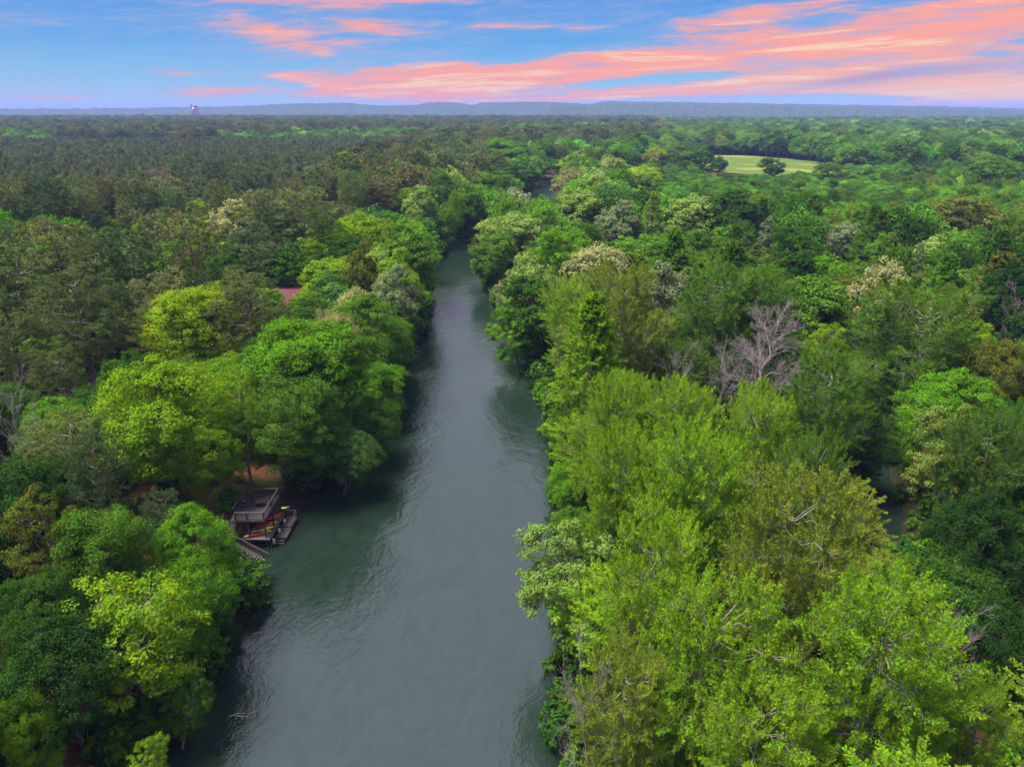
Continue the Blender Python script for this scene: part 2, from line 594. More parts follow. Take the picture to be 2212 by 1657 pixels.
P['cypress_near'] = [Proto('cypress', mk(200 + i, H=24, R=5.5, lobes=54, clumps=17, leaves=84, lsize=.215, lrad=.30, shape='cone', gap=.05, tr_r=.42, **PL), M_LEAF, M_BARK_PALE) for i in range(2)]
P['cypress_near'] += [Proto('cypress', mk(210 + i, H=20, R=7.0, lobes=54, clumps=19, leaves=88, lsize=.21, lrad=.27, shape='egg', gap=.08, tr_r=.42, **PL), M_LEAF, M_BARK_PALE) for i in range(2)]
P['cypress_mid'] = [Proto('cypress', mk(220 + i, H=24, R=5.5, lobes=40, clumps=13, leaves=28, lsize=.46, lrad=.31, shape='cone', wood=1, tr_r=.42, **PL), M_LEAF, M_BARK_PALE) for i in range(2)]
P['cypress_mid'] += [Proto('cypress', mk(230, H=20, R=7.0, lobes=38, clumps=14, leaves=30, lsize=.48, lrad=.30, shape='egg', wood=1, tr_r=.42, **PL), M_LEAF, M_BARK_PALE)]
P['pine_near'] = [Proto('pine', mk(300 + i, H=22, R=4.6, lobes=30, clumps=12, low=.36, lsize=.40, lrad=.36, shape='flat', style='tuft', tufts=6, blades=13, gap=.06), M_NEEDLE, M_BARK_PINE) for i in range(3)]
P['pine_mid'] = [Proto('pine', mk(310 + i, H=22, R=4.6, lobes=26, clumps=10, low=.34, lsize=.58, lrad=.38, shape='flat', style='tuft', tufts=4, blades=8, bw=.24, wood=1), M_NEEDLE, M_BARK_PINE) for i in range(3)]
P['plant_mid'] = [Proto('plantation_pine', mk(320 + i, H=13, R=2.3, lobes=24, clumps=7, low=.15, lsize=.42, lrad=.36, shape='cone', style='tuft', tufts=3, blades=8, bw=.24, wood=1), M_NEEDLE, M_BARK_PINE) for i in range(2)]
P['dead'] = [Proto('dead', make_dead(400, nl=20, levels=(9, 8, 4), spread=.55), M_LEAF, M_BARK_DEAD), Proto('dead', make_dead(401, H=12, R=5, nl=12, levels=(7, 6, 3)), M_LEAF, M_BARK_DEAD)]
# joined, light ones for the masses of far trees
P['far_broad'] = [Proto('far_broad', mk(600 + i, lobes=20, clumps=10, leaves=17, lsize=.58, lrad=.38, shape=('round', 'dome', 'round')[i], wood=0, csize=1.15), M_LEAF, M_BARK, True) for i in range(3)]
P['far_pine'] = [Proto('far_pine', mk(610 + i, H=22, R=4.6, lobes=16, clumps=7, low=.34, lsize=.9, lrad=.42, shape='flat', style='tuft', tufts=3, blades=6, bw=.36, wood=0), M_NEEDLE, M_BARK_PINE, True) for i in range(2)]
P['far_plant'] = [Proto('far_plantation_pine', mk(620 + i, H=13, R=2.3, lobes=18, clumps=5, low=.2, lsize=.62, lrad=.36, shape='cone', style='tuft', tufts=2, blades=6, bw=.30, wood=0), M_NEEDLE, M_BARK_PINE, True) for i in range(2)]
P['bush'] = [Proto('bush', mk(640 + i, H=2.2, R=1.9, lobes=7, clumps=6, leaves=20, lsize=.26, low=.0, wood=0), M_LEAF, M_BARK, True) for i in range(2)]

# ---------------------------------------------------------------- river line and terrain
RIV = np.array([(-11, -80), (-12, 0), (-11.5, 39), (-9, 85), (-8.2, 122), (-9.8, 150), (-13.9, 184), (-19, 226), (-11, 258), (6, 296), (15, 350), (19, 420),
                (30, 493), (62, 560), (130, 620), (230, 900), (300, 1400)], float)


def smooth_line(pts, n=500, it=6):
    s = np.concatenate([[0], np.cumsum(np.linalg.norm(np.diff(pts, axis=0), axis=1))])
    t = np.linspace(0, s[-1], n)
    q = np.stack([np.interp(t, s, pts[:, 0]), np.interp(t, s, pts[:, 1])], 1)
    for _ in range(it):
        q[1:-1] = .25 * q[:-2] + .5 * q[1:-1] + .25 * q[2:]
    return q


RL = smooth_line(RIV, 600, 16)
BW = smooth_line(np.array([(24, 38), (27, 50), (44, 72), (52, 95), (50, 125), (38, 150)], float), 80, 6)


def river_dist(x, y):
    x = np.atleast_1d(np.asarray(x, float)); y = np.atleast_1d(np.asarray(y, float))
    out = np.empty(len(x)); side = np.empty(len(x)); yy = np.empty(len(x))
    for a in range(0, len(x), 4000):
        dx = x[a:a + 4000, None] - RL[None, :, 0]
        dy = y[a:a + 4000, None] - RL[None, :, 1]
        d2 = dx * dx + dy * dy
        i = d2.argmin(1)
        out[a:a + 4000] = np.sqrt(d2[np.arange(len(i)), i])
        j = np.clip(i, 1, len(RL) - 2)
        t = RL[j + 1] - RL[j - 1]
        k = np.arange(len(i))
        side[a:a + 4000] = np.sign(dx[k, i] * t[:, 1] - dy[k, i] * t[:, 0])
        yy[a:a + 4000] = RL[i, 1]
    return out, side, yy


def half_width(yy):
    return np.interp(yy, [0, 40, 85, 122, 150, 184, 232, 420, 700], [15.5, 15.4, 15.6, 12.5, 9.8, 8.2, 8.4, 11.5, 11])


def back_dist(x, y):
    x = np.atleast_1d(x); y = np.atleast_1d(y)
    out = np.empty(len(x))
    for a in range(0, len(x), 20000):
        d2 = (x[a:a + 20000, None] - BW[None, :, 0]) ** 2 + (y[a:a + 20000, None] - BW[None, :, 1]) ** 2
        out[a:a + 20000] = np.sqrt(d2.min(1))
    return out


def wave_noise(x, y, s, seed=0):
    v = 0
    g = np.random.default_rng(seed)
    for k in range(5):
        a = g.uniform(0, 6.28); f = (1.7 ** k) / s; ph = g.uniform(0, 6.28)
        b = g.uniform(0, 6.28)
        v = v + np.sin((x * math.cos(a) + y * math.sin(a)) * f + ph + 1.3 * np.sin((x * math.cos(b) + y * math.sin(b)) * f * .6)) / (1.45 ** k)
    return v / 2.6


def ground_z(x, y):
    x = np.atleast_1d(np.asarray(x, float)); y = np.atleast_1d(np.asarray(y, float))
    d, side, yy = river_dist(x, y)
    e = d - half_width(yy) + 0.7 * wave_noise(x, y, 4.0, 5)
    e = e + np.where(side < 0, 1.0, 0.0) * (-2.7 * np.exp(-((y - 66.5) / 5.5) ** 2) - 1.0 * np.exp(-((y - 79) / 8.0) ** 2))
    left = 0.35 + 3.3 * (1 - np.exp(-np.maximum(e, 0) / 8.0)) + .8 * (1 - np.exp(-np.maximum(e, 0) / 60.0))
    right = 0.25 + .75 * (1 - np.exp(-np.maximum(e, 0) / 5.0)) + 1.2 * (1 - np.exp(-np.maximum(e, 0) / 150.0))
    z = np.where(side < 0, left, right)
    z = z * np.clip(e / 0.8, 0, 1) ** .5
    z = z + .22 * wave_noise(x, y, 2.6, 9) * np.clip(e / 3, 0, 1)
    bed = -np.clip(-e / 4.0, 0, 1) * 1.8 - 0.05
    z = np.where(e < 0, bed, z)
    bd = back_dist(x, y) - 2.6 - 1.0 * wave_noise(x, y, 5.0, 21)
    z = np.where(bd < 0, np.minimum(z, np.maximum(-1.2, bd * .5)), np.where(bd < 3, np.minimum(z, .05 + bd * .4), z))
    return z


def axis(lo, hi, step, far_lo, far_hi, grow=1.22):
    a = list(np.arange(lo, hi + .01, step))
    s, v = step, hi
    while v < far_hi:
        s *= grow
        v += s
        a.append(v)
    s, v = step, lo
    while v > far_lo:
        s *= grow
        v -= s
        a.insert(0, v)
    return np.array(a)


def build_ground():
    xs = axis(-80, 80, 1.5, -13000, 13000)
    ys = axis(20, 190, 1.5, -4000, 15000, 1.10)
    X, Y = np.meshgrid(xs, ys)
    Z = ground_z(X.ravel(), Y.ravel())
    V = np.stack([X.ravel(), Y.ravel(), Z], 1)
    nx, ny = len(xs), len(ys)
    i = np.arange(ny - 1)[:, None] * nx + np.arange(nx - 1)[None, :]
    F = np.stack([i, i + 1, i + nx + 1, i + nx], -1).reshape(-1, 4)
    m, T = new_mat('forest_floor')
    tc = T.n('ShaderNodeTexCoord')
    n1 = T.n('ShaderNodeTexNoise', Vector=tc.outputs['Object'], Scale=.22, Detail=6.0, Roughness=.65).outputs[0]
    n2 = T.n('ShaderNodeTexNoise', Vector=tc.outputs['Object'], Scale=3.0, Detail=6.0, Roughness=.75).outputs[0]
    vo = T.n('ShaderNodeTexVoronoi', Vector=tc.outputs['Object'], Scale=7.0)
    litter = T.mix(n2, (.045, .021, .015, 1), (.175, .072, .048, 1))
    litter = T.mix(T.m('MULTIPLY', T.sstep(vo.outputs['Color'], .55, .9), .5), litter, (.17, .085, .055, 1))
    green = T.mix(n2, (.015, .03, .008, 1), (.05, .085, .018, 1))
    c = T.mix(T.sstep(n1, .46, .60), litter, green)
    sepz = T.n('ShaderNodeSeparateXYZ', Vector=tc.outputs['Object'])
    mud_shade = T.sstep(sepz.outputs[2], 2.3, .9)
    c = T.mix(T.m("MULTIPLY", mud_shade, .93), c, (.013, .014, .008, 1))  # low muddy ground, its colour darkened further to stand for tree shade
    b = T.n('ShaderNodeBump', Strength=.6, Distance=.12, Height=n2)
    p = T.n('ShaderNodeBsdfDiffuse', Color=c, Normal=b.outputs[0])
    finish(T, p.outputs[0])
    me = mesh_np('ground', V, [F], (m,), smooth=True)
    tag(link(bpy.data.objects.new('ground', me)), 'brown leaf litter forest floor under the trees', kind='structure')


build_ground()


def water_mat():
    m, T = new_mat('river_water')
    tc = T.n('ShaderNodeTexCoord')
    def nz(sx, sy, scale, det, dist, rough=.6):
        mp = T.n('ShaderNodeMapping', Vector=tc.outputs['Object'])
        mp.inputs['Scale'].default_value = (sx, sy, 1)
        return T.n('ShaderNodeTexNoise', Vector=mp.outputs[0], Scale=scale, Detail=det, Roughness=rough, Distortion=dist).outputs[0]
    big = nz(1, .45, .09, 3, 1.6)
    swirl = nz(1, .6, .35, 4, 2.4)
    rip = nz(1, .75, 1.6, 4, 1.2, .62)
    fine = nz(1, 1, 5.0, 3, .4)
    calm = T.sstep(big, .38, .62)                       # current seams: rough and smooth water
    h = T.m('ADD', T.m('MULTIPLY', swirl, .45),
            T.m('ADD', T.m('MULTIPLY', T.m('MULTIPLY', rip, .30), T.m('ADD', T.m('MULTIPLY', calm, .95), .12)), T.m('MULTIPLY', fine, .07)))
    b = T.n('ShaderNodeBump', Strength=.27, Distance=.55, Height=h)
    c = T.mix(T.sstep(swirl, .35, .65), (.006, .013, .009, 1), (.009, .017, .012, 1))
    p = T.n('ShaderNodeBsdfPrincipled', Base_Color=c, Roughness=.09, IOR=1.75, Normal=b.outputs[0])
    finish(T, p.outputs[0])
    return m


M_WATER = water_mat()


def ribbon(name, line, wl, z, label):
    t = unit(np.gradient(line, axis=0))
    nrm = np.stack([t[:, 1], -t[:, 0]], 1)
    k = 9
    u = np.linspace(-1, 1, k)
    w = np.asarray(wl)[:, None]
    V = np.concatenate([(line[:, None, :] + nrm[:, None, :] * (u[None, :, None] * w[:, None, :])), np.full((len(line), k, 1), z)], -1).reshape(-1, 3)
    i = np.arange(len(line) - 1)[:, None] * k + np.arange(k - 1)[None, :]
    F = np.stack([i, i + 1, i + k + 1, i + k], -1).reshape(-1, 4)
    me = mesh_np(name, V, [F], (M_WATER,), smooth=True)
    return tag(link(bpy.data.objects.new(name, me)), label, kind='structure')


ribbon('river', RL, half_width(RL[:, 1]) + 3.5, 0.0, 'wide grey green river running away between wooded banks')
ribbon('backwater', BW, np.full(len(BW), 10.0), -0.006, 'dark still backwater hidden among trees on the right')

FIELD = (208, 640, 60, 126)        # centre x, y, half sizes
def field_in(x, y, grow=1.0):
    return ((x - FIELD[0]) / (FIELD[2] * grow)) ** 2 + ((y - FIELD[1]) / (FIELD[3] * grow)) ** 2 < 1


def build_field():
    n, r = 96, 14
    V, F = [], []
    for j in range(r + 1):
        for i in range(n):
            a = i * 2 * math.pi / n
            k = (j / r) * (1.05 + .05 * math.sin(3 * a + 1) + .04 * math.sin(7 * a))
            V.append((FIELD[0] + math.cos(a) * FIELD[2] * k, FIELD[1] + math.sin(a) * FIELD[3] * k, 0))
    V = np.array(V)
    V[:, 2] = ground_z(V[:, 0], V[:, 1]).max() + .35
    for j in range(r):
        for i in range(n):
            F.append((j * n + i, j * n + (i + 1) % n, (j + 1) * n + (i + 1) % n, (j + 1) * n + i))
    m, T = new_mat('meadow_grass')
    tc = T.n('ShaderNodeTexCoord')
    n1 = T.n('ShaderNodeTexNoise', Vector=tc.outputs['Object'], Scale=.025, Detail=4.0).outputs[0]
    n2 = T.n('ShaderNodeTexNoise', Vector=tc.outputs['Object'], Scale=.8, Detail=5.0, Roughness=.7).outputs[0]
    c = T.mix(n2, (.046, .078, .017, 1), (.075, .108, .025, 1))
    c = T.mix(T.sstep(n1, .52, .66), c, (.13, .135, .025, 1))
    finish(T, T.n('ShaderNodeBsdfDiffuse', Color=c).outputs[0])
    me = mesh_np('field', V, [np.array(F)], (m,), smooth=True)
    tag(link(bpy.data.objects.new('field', me)), 'pale green meadow clearing with yellow flowers in the forest', kind='structure')


build_field()

# ---------------------------------------------------------------- hills and the far forest
PROFILE = np.array([(-1200, 238), (-300, 237), (0, 237), (380, 236), (470, 234), (560, 233), (690, 228), (790, 227), (860, 231), (925, 231),
                    (950, 225), (1010, 227), (1032, 231), (1046, 226), (1150, 225), (1190, 226), (1256, 229), (1276, 224), (1390, 225), (1500, 227),
                    (1600, 228), (1800, 231), (2000, 234), (2212, 239), (2600, 240), (3400, 240)], float)


def build_ridge(name, dist, dy, x0, x1, depth, label, seed):
    n = 520
    px = np.linspace(x0, x1, n)
    py = np.interp(px, PROFILE[:, 0], PROFILE[:, 1]) + dy
    g = np.random.default_rng(seed)
    rows = []
    prof = [(-1.0, .0), (-.55, .45), (-.25, .8), (0, 1.0), (.5, .85), (1.0, .2)]
    for (o, k) in prof:
        az = np.arctan((px - CX) / (FPX * math.cos(PITCH) * 1.0) * .985)
        top = CAM_H + (237.5 - py) / FPX * dist * 1.12
        top = top + 14 * wave_noise(px * 8, px * 0 + o * 300, 400, seed) * (1 - abs(o)) * (0 if o == 0 else 1)
        r = (dist + o * depth) / np.cos(az)
        z = np.maximum(top, 12) * k + g.uniform(-3.2, 3.2, n) * (1 if k > 0 else 0)
        rows.append(np.stack([r * np.sin(az), r * np.cos(az), z], 1))
    V = np.concatenate(rows)
    i = np.arange(len(prof) - 1)[:, None] * n + np.arange(n - 1)[None, :]
    F = np.stack([i, i + 1, i + n + 1, i + n], -1).reshape(-1, 4)
    me = mesh_np(name, V, [F], (M_HILL,))
    tag(link(bpy.data.objects.new(name, me)), label, kind='structure')


def hill_material():
    m, T = new_mat('wooded_hill')
    tc = T.n('ShaderNodeTexCoord')
    n2 = T.n('ShaderNodeTexNoise', Vector=tc.outputs['Object'], Scale=.03, Detail=6.0, Roughness=.75).outputs[0]
    c = T.mix(T.sstep(n2, .3, .7), (.014, .026, .012, 1), (.042, .066, .026, 1))
    finish(T, T.n('ShaderNodeBsdfDiffuse', Color=c).outputs[0])
    return m


M_HILL = hill_material()
build_ridge('hills', 5600, 0, -1000, 3200, 500, 'long flat topped blue ridge on the horizon', 3)
build_ridge('low_hills', 4600, 4.5, 1180, 3200, 500, 'lower dusky wooded ridge at the right horizon', 8)


def build_far_canopy():
    n, r = 700, 46
    az = np.linspace(-1.05, 1.05, n)
    d = 2500 * (5300 / 2500) ** np.linspace(0, 1, r)
    A, D = np.meshgrid(az, d)
    g = np.random.default_rng(4)
    X, Y = D * np.sin(A), D * np.cos(A)
    Z = 15 + 3.5 * wave_noise(X, Y, 120, 3) + g.uniform(-3, 3, X.shape) + 5 * wave_noise(X, Y, 500, 6)
    Z[0] = 0
    V = np.stack([X.ravel(), Y.ravel(), Z.ravel()], 1)
    i = np.arange(r - 1)[:, None] * n + np.arange(n - 1)[None, :]
    F = np.stack([i, i + 1, i + n + 1, i + n], -1).reshape(-1, 4)
    me = mesh_np('distant_forest', V, [F], (M_HILL,))
    tag(link(bpy.data.objects.new('distant_forest', me)), 'hazy blue green forest stretching to the foot of the hills', 'forest', kind='stuff')


build_far_canopy()

# ---------------------------------------------------------------- tree placement
PAL = {
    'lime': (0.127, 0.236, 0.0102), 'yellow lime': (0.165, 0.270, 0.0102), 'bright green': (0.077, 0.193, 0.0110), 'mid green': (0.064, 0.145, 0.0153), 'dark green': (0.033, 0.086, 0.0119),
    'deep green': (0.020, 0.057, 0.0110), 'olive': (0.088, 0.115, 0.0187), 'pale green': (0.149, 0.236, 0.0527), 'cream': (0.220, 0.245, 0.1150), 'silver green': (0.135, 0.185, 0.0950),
    'blue green': (0.062, 0.144, 0.0289), 'pine': (0.097, 0.134, 0.0449), 'dark pine': (0.059, 0.096, 0.0379), 'brown pine': (0.116, 0.127, 0.0499),
    'plantation': (0.104, 0.150, 0.0519), 'cypress lime': (0.136, 0.259, 0.0110), 'cypress olive': (0.142, 0.211, 0.0221), 'cypress green': (0.068, 0.155, 0.0136),
    'pale lime': (0.135, 0.235, 0.0460), 'olive lime': (0.135, 0.200, 0.0420), 'tan': (0.170, 0.130, 0.0900),
}
TREES = []       # dicts


def key(px, py, w, H, kind, colour, short=None, label=None, proto=None, lean=None, vary=.0, rot=None, rmul=1.0, i=None):
    """a tree whose top shows at px,py and whose crown is w px wide; H in metres"""
    gz = 1.0
    for _ in range(3):
        p, t = at(px, py, gz + H * .96)
        gz = max(.1, float(ground_z([p.x], [p.y])[0]))
    R = w / 2 / FPX * t * rmul
    TREES.append(dict(kind=kind, x=p.x, y=p.y, z=gz, H=H, R=R, colour=colour, short=short, label=label, proto=proto, lean=lean, key=True,
                      rot=rot if rot is not None else rnd.uniform(0, 6.28), d=math.hypot(p.x, p.y), pi=i))
    return TREES[-1]


B, C_, PN = 'broadleaf_tree', 'cypress_tree', 'pine_tree'
# left bank, near to far
key(300, 1250, 330, 14, B, 'lime', 'lime tree at lower left', 'big lime green tree with bare pale twigs near the lower left bank', proto='open')
key(30, 1490, 130, 10, B, 'lime', 'lime tree on left edge', 'lime green crown cut off by the left picture edge near the bottom')
key(440, 1180, 190, 11, B, 'bright green', 'bank tree below the deck', 'fresh green bushy tree on the bank just below the wooden stairs')
key(490, 1300, 150, 9, B, 'bright green', 'tree leaning over water below stairs', 'low spreading green tree reaching over the water below the stairs', lean=(.35, 0))
key(200, 1085, 220, 15, B, 'mid green', 'mid green tree left of deck', 'mid green round tree standing left of the wooden deck')
key(70, 1050, 200, 16, B, 'olive', 'olive tree on left edge', 'olive green open tree with showing trunks on the left edge', proto='open')
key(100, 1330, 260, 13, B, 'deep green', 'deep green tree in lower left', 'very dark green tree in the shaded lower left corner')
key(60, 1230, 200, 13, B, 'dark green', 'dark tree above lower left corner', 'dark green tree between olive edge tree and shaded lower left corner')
key(400, 1090, 170, 13, B, 'bright green', 'green tree at the deck', 'bright green tree crowding the left side of the wooden deck')
key(190, 965, 150, 15, PN, 'dark pine', 'dark pine left of deck', 'dark round pine between lime trees left of the deck')
key(340, 1075, 110, 11, PN, 'dark pine', 'small dark pine by deck', 'small dark pine tucked behind the trees left of the deck')
key(320, 765, 270, 19, B, 'lime', 'large lime tree behind deck', 'large lime green tree with a pale fork, behind and left of the deck')
key(430, 880, 150, 14, B, 'lime', 'smaller lime tree behind deck', 'smaller lime tree right of the large lime tree, uphill of the deck')
key(505, 800, 130, 16, B, 'lime', 'lime tree beside tall bank tree', 'slim lime green tree against the tall green tree by the deck', proto='open')
key(405, 605, 220, 19, B, 'yellow lime', 'yellow lime tree', 'bright yellow lime rounded tree standing in front of dark pines')
key(655, 672, 280, 22.0, B, 'bright green', 'tall green tree by deck', 'tall dense green tree rising right behind the wooden deck', rmul=1.0)
key(730, 850, 200, 15, B, 'mid green', 'green tree over water by deck', 'mid green tree leaning over the river right of the deck', lean=(.25, 0))
key(770, 900, 150, 11, B, 'blue green', 'low willow over river', 'low blue green tree drooping into the river right of the deck', lean=(.3, 0))
key(820, 790, 170, 15, C_, 'cypress green', 'feathery tree over left bank', 'feathery soft green tree hanging over the left bank midway')
key(845, 670, 190, 17, B, 'mid green', 'rounded green tree on left bank', 'rounded mid green tree bulging over the left bank')
key(905, 650, 110, 13, B, 'bright green', 'green point on left bank', 'fresh green tree at the left bank point narrowing the river')
key(715, 630, 120, 20, B, 'cream', 'cream tree behind tall green tree', 'pale cream green tree just right behind the tall deck tree')
key(765, 590, 110, 18, B, 'cream', 'cream round tree', 'cream blossoming round tree beside the red metal roof')
key(850, 572, 120, 19, B, 'silver green', 'silvery tree on left bank', 'silvery pale green tree above the left bank')
key(862, 535, 110, 21, B, 'lime', 'lime dome on left bank', 'light lime dome shaped tree behind the silvery left bank tree')
key(625, 525, 130, 14.5, B, 'dark green', 'deep green tree above red roof', 'dense deep green tree directly behind the red metal roof')
key(775, 520, 80, 19, B, 'olive', 'olive gold tree', 'olive gold tree between the deep green tree and lime dome')
key(770, 430, 130, 22, B, 'lime', 'tall lime tree amid pines', 'tall light lime tree at the edge of the big pines')
key(880, 475, 140, 22, B, 'mid green', 'leafy tree left of the narrows', 'large leafy mid green tree left of the river narrows')
key(905, 402, 80, 20, B, 'pale green', 'pale tree before far left bank', 'pale olive tree before the tall left bank trees')
key(950, 378, 75, 24, B, 'blue green', 'tall blue green tree', 'tall narrow blue green tree on the far left bank')
key(997, 420, 55, 17, C_, 'lime', 'lime spire', 'narrow lime green conical tree beside the far left bank')
key(1040, 400, 80, 19, B, 'mid green', 'green tree right of lime spire', 'mid green tree right of the narrow lime spire')
key(1090, 300, 130, 24, B, 'bright green', 'big green crown at the bend', 'broad green crown high above the far river bend')
key(1060, 345, 110, 22, B, 'mid green', 'dense crown below bend', 'dense mid green crown on the left side of the far bend')
key(1150, 350, 90, 20, B, 'blue green', 'soft green tree at far water', 'soft blue green tree standing over the far stretch of water')
key(1195, 310, 80, 20, B, 'silver green', 'grey green tree beyond water', 'grey green tall tree closing the far end of the water')
key(490, 428, 115, 21, B, 'cream', 'yellow cream tree amid pines', 'yellow cream blossoming tree standing among dark pines')
key(425, 412, 75, 18, B, 'lime', 'lime tree before plantation', 'lime green tree at the edge of the pine plantation')
key(232, 450, 55, 15, B, 'lime', 'small lime tree in pines', 'small lime crown peeping out of the dark pines')
key(345, 365, 70, 15, PN, 'tan', 'reddish brown pine', 'dead looking reddish brown pine standing in the plantation')
# big pines on the left
for (px, py, w, H, c, s, l) in [
        (150, 592, 200, 22, 'pine', 'pine with showing trunk', 'large spreading pine with bare grey trunk showing near left edge'),
        (35, 560, 150, 21, 'pine', 'pine on left edge', 'olive pine at the left edge beside the spreading pine'),
        (20, 690, 140, 17, 'pine', 'low pine on left edge', 'lower pine below the others on the left edge'),
        (270, 505, 150, 22, 'dark pine', 'pine above yellow lime tree', 'tall dark pine up left of the yellow lime tree'),
        (110, 485, 150, 21, 'brown pine', 'brownish pine', 'brownish pine behind the spreading pine with bare trunk'),
        (190, 525, 110, 20, 'pine', 'pine between brownish and dark', 'olive pine squeezed between brownish and tall dark pines'),
        (400, 470, 130, 22, 'brown pine', 'pine behind yellow lime tree', 'bushy brown green pine behind the yellow lime tree'),
        (520, 490, 140, 17, 'dark pine', 'pine left of deep green tree', 'tall dark pine left of the deep green tree'),
        (565, 530, 110, 14, 'dark pine', 'pine over red roof', 'bluish dark pine crown hanging over the red metal roof'),
        (650, 415, 140, 24, 'pine', 'big olive pine', 'big olive pine left of the tall lime tree'),
        (590, 440, 110, 21, 'dark pine', 'shaded pine', 'shaded dark pine left of the big olive pine'),
        (330, 455, 110, 19, 'pine', 'pine below lime plantation tree', 'dense pine below the lime tree at plantation edge'),
        (700, 385, 110, 21, 'dark pine', 'pine behind big olive pine', 'dark pine crown behind the big olive pine'),
        (460, 345, 90, 20, 'dark pine', 'round pine in plantation', 'dark round taller pine rising over the plantation'),
        (540, 365, 90, 20, 'dark pine', 'second round pine', 'dark pine right of the round taller plantation pine'),
        (820, 385, 90, 21, 'brown pine', 'brown pine near far bank', 'brown green pine left of the pale olive tree'),
        (110, 760, 120, 14, 'pine', 'low pine by grey snag', 'low pine just above the dead grey snag on left edge'),
        (240, 620, 100, 17, 'dark pine', 'shaded pine by yellow lime tree', 'shaded pine directly left of the yellow lime tree')]:
    key(px, py, w, H, PN, c, s, l)
# right bank, near to far
key(1085, 1190, 260, 12, B, 'pale lime', 'pale tree over river', 'pale silvery green tree leaning out over the river on the right', proto='open', lean=(-.45, .05))
key(1350, 1420, 260, 15, C_, 'cypress olive', 'twiggy cypress at bottom', 'twiggy olive cypress with bare pale branches at bottom centre right', i=2)
key(1560, 1290, 320, 19, C_, 'cypress lime', 'cypress above bottom centre', 'wide lime cypress above the twiggy bottom cypress', i=2, rmul=1.12)
key(1930, 1290, 420, 20, C_, 'cypress lime', 'huge lower right cypress', 'huge spreading lime olive cypress filling the lower right', i=3)
key(1650, 1490, 300, 16, C_, 'cypress lime', 'cypress at bottom edge', 'lime cypress at the bottom edge between twiggy and huge ones', i=3, rmul=1.12)
key(1420, 1130, 240, 20, C_, 'cypress lime', 'cypress behind pale river tree', 'lime cypress right behind the pale tree over the river', i=2, rmul=1.15)
key(1720, 1050, 290, 22, C_, 'cypress olive', 'brown olive cypress', 'brownish olive open cypress with many pale limbs showing', i=2, rmul=1.12)
key(1500, 950, 260, 22, C_, 'cypress lime', 'bright cypress in grove', 'bright lime domed cypress in the middle of the right grove', i=3, rmul=1.12)
key(1340, 950, 200, 20, C_, 'cypress lime', 'cypress at water edge', 'lime cypress on the water edge left of the bright domed one', i=3, rmul=1.12)
key(1335, 825, 170, 20, C_, 'cypress lime', 'cypress before tall pyramid', 'lime cypress crown at the foot of the tall pyramid cypress', i=3, rmul=1.10)
key(1470, 845, 200, 20, C_, 'cypress lime', 'rear cypress of grove', 'lime cypress in front of the bare purple grey tree', i=3, rmul=1.12)
key(1650, 860, 190, 20, C_, 'cypress lime', 'cypress below bare tree', 'fresh green cypress right below the large bare tree', i=2, rmul=1.12)
key(1770, 960, 160, 19, C_, 'cypress green', 'edge cypress by backwater', 'green cypress on the backwater edge of the right grove', i=2, rmul=1.15)
key(1285, 645, 250, 25, C_, 'cypress lime', 'tall pyramid cypress', 'tall pyramid shaped lime cypress on the right river bank', i=0)
key(1345, 588, 200, 25, C_, 'cypress olive', 'brown topped cypress', 'brownish topped cypress rising behind the tall pyramid cypress', i=2)
key(1190, 720, 90, 13, B, 'pale green', 'thin tree over dark water', 'thin pale leafed tree leaning over dark water on the right bank', proto='open', lean=(-.45, 0))
key(1120, 600, 160, 18, B, 'dark green', 'dark tree over narrows', 'dark green tree spreading over the river narrows on the right')
key(1040, 685, 120, 11, B, 'bright green', 'low branches over water', 'low leafy tree reaching out across the river narrows', lean=(-.5, 0), proto='open')
key(1150, 545, 125, 20, B, 'pale green', 'very pale tree at narrows', 'very pale green blossoming tree right of the river narrows')
key(1110, 435, 150, 21, B, 'pale green', 'pale tree at second bend', 'pale olive green tree hiding the river at its second bend')
key(1065, 500, 110, 16, B, 'mid green', 'green tree before second bend', 'mid green tree at water edge below the second bend')
key(1295, 495, 150, 21, B, 'cream', 'cream cauliflower tree', 'cream green cauliflower shaped tree on the right bank')
key(1210, 490, 110, 20, B, 'bright green', 'green tree left of cream one', 'leafy green tree left of the cream cauliflower tree')
key(1245, 410, 120, 20, B, 'pale green', 'pale tree behind cream one', 'pale green tree behind the cream cauliflower tree')
key(1340, 430, 110, 20, B, 'silver green', 'silver tree mid right bank', 'silver green tree up right of the cream cauliflower tree')
key(1480, 420, 130, 20, B, 'pale green', 'pale round tree right of silver', 'pale round tree right of the silver tree')
key(1390, 345, 85, 20, B, 'yellow lime', 'yellow lime tree on right', 'yellow lime round tree standing out right of the far water')
key(1575, 405, 150, 22, B, 'dark green', 'large dark oak', 'large dark green spreading tree right of the pale ones')
key(1440, 560, 130, 20, B, 'silver green', 'grey green tree above cypresses', 'grey green pale tree just behind the brown topped cypress')
key(1560, 585, 220, 22, C_, 'cypress green', 'dark cypress right of brown topped', 'broad dark green cypress behind the bare purple grey tree', i=2)
key(1640, 600, 200, 21, C_, 'cypress green', 'green cypress behind bare tree', 'green cypress directly above the bare purple grey tree', i=3)
key(1760, 560, 200, 20, B, 'mid green', 'mid green tree left of cream dome', 'mid green tree left of the cream dome on the right')
key(1905, 560, 130, 20, B, 'cream', 'cream dome', 'cream white dome shaped tree in the right middle distance')
key(2010, 630, 300, 24, C_, 'cypress green', 'big dark cypress', 'big dark green cypress below the cream dome', i=2)
key(2060, 580, 150, 20, B, 'olive', 'olive tree right of cream dome', 'olive green tree right of the cream dome')
key(1790, 690, 130, 15, B, 'lime', 'lime tree by bare tree', 'small lime leafed tree right of the bare purple grey tree', proto='open')
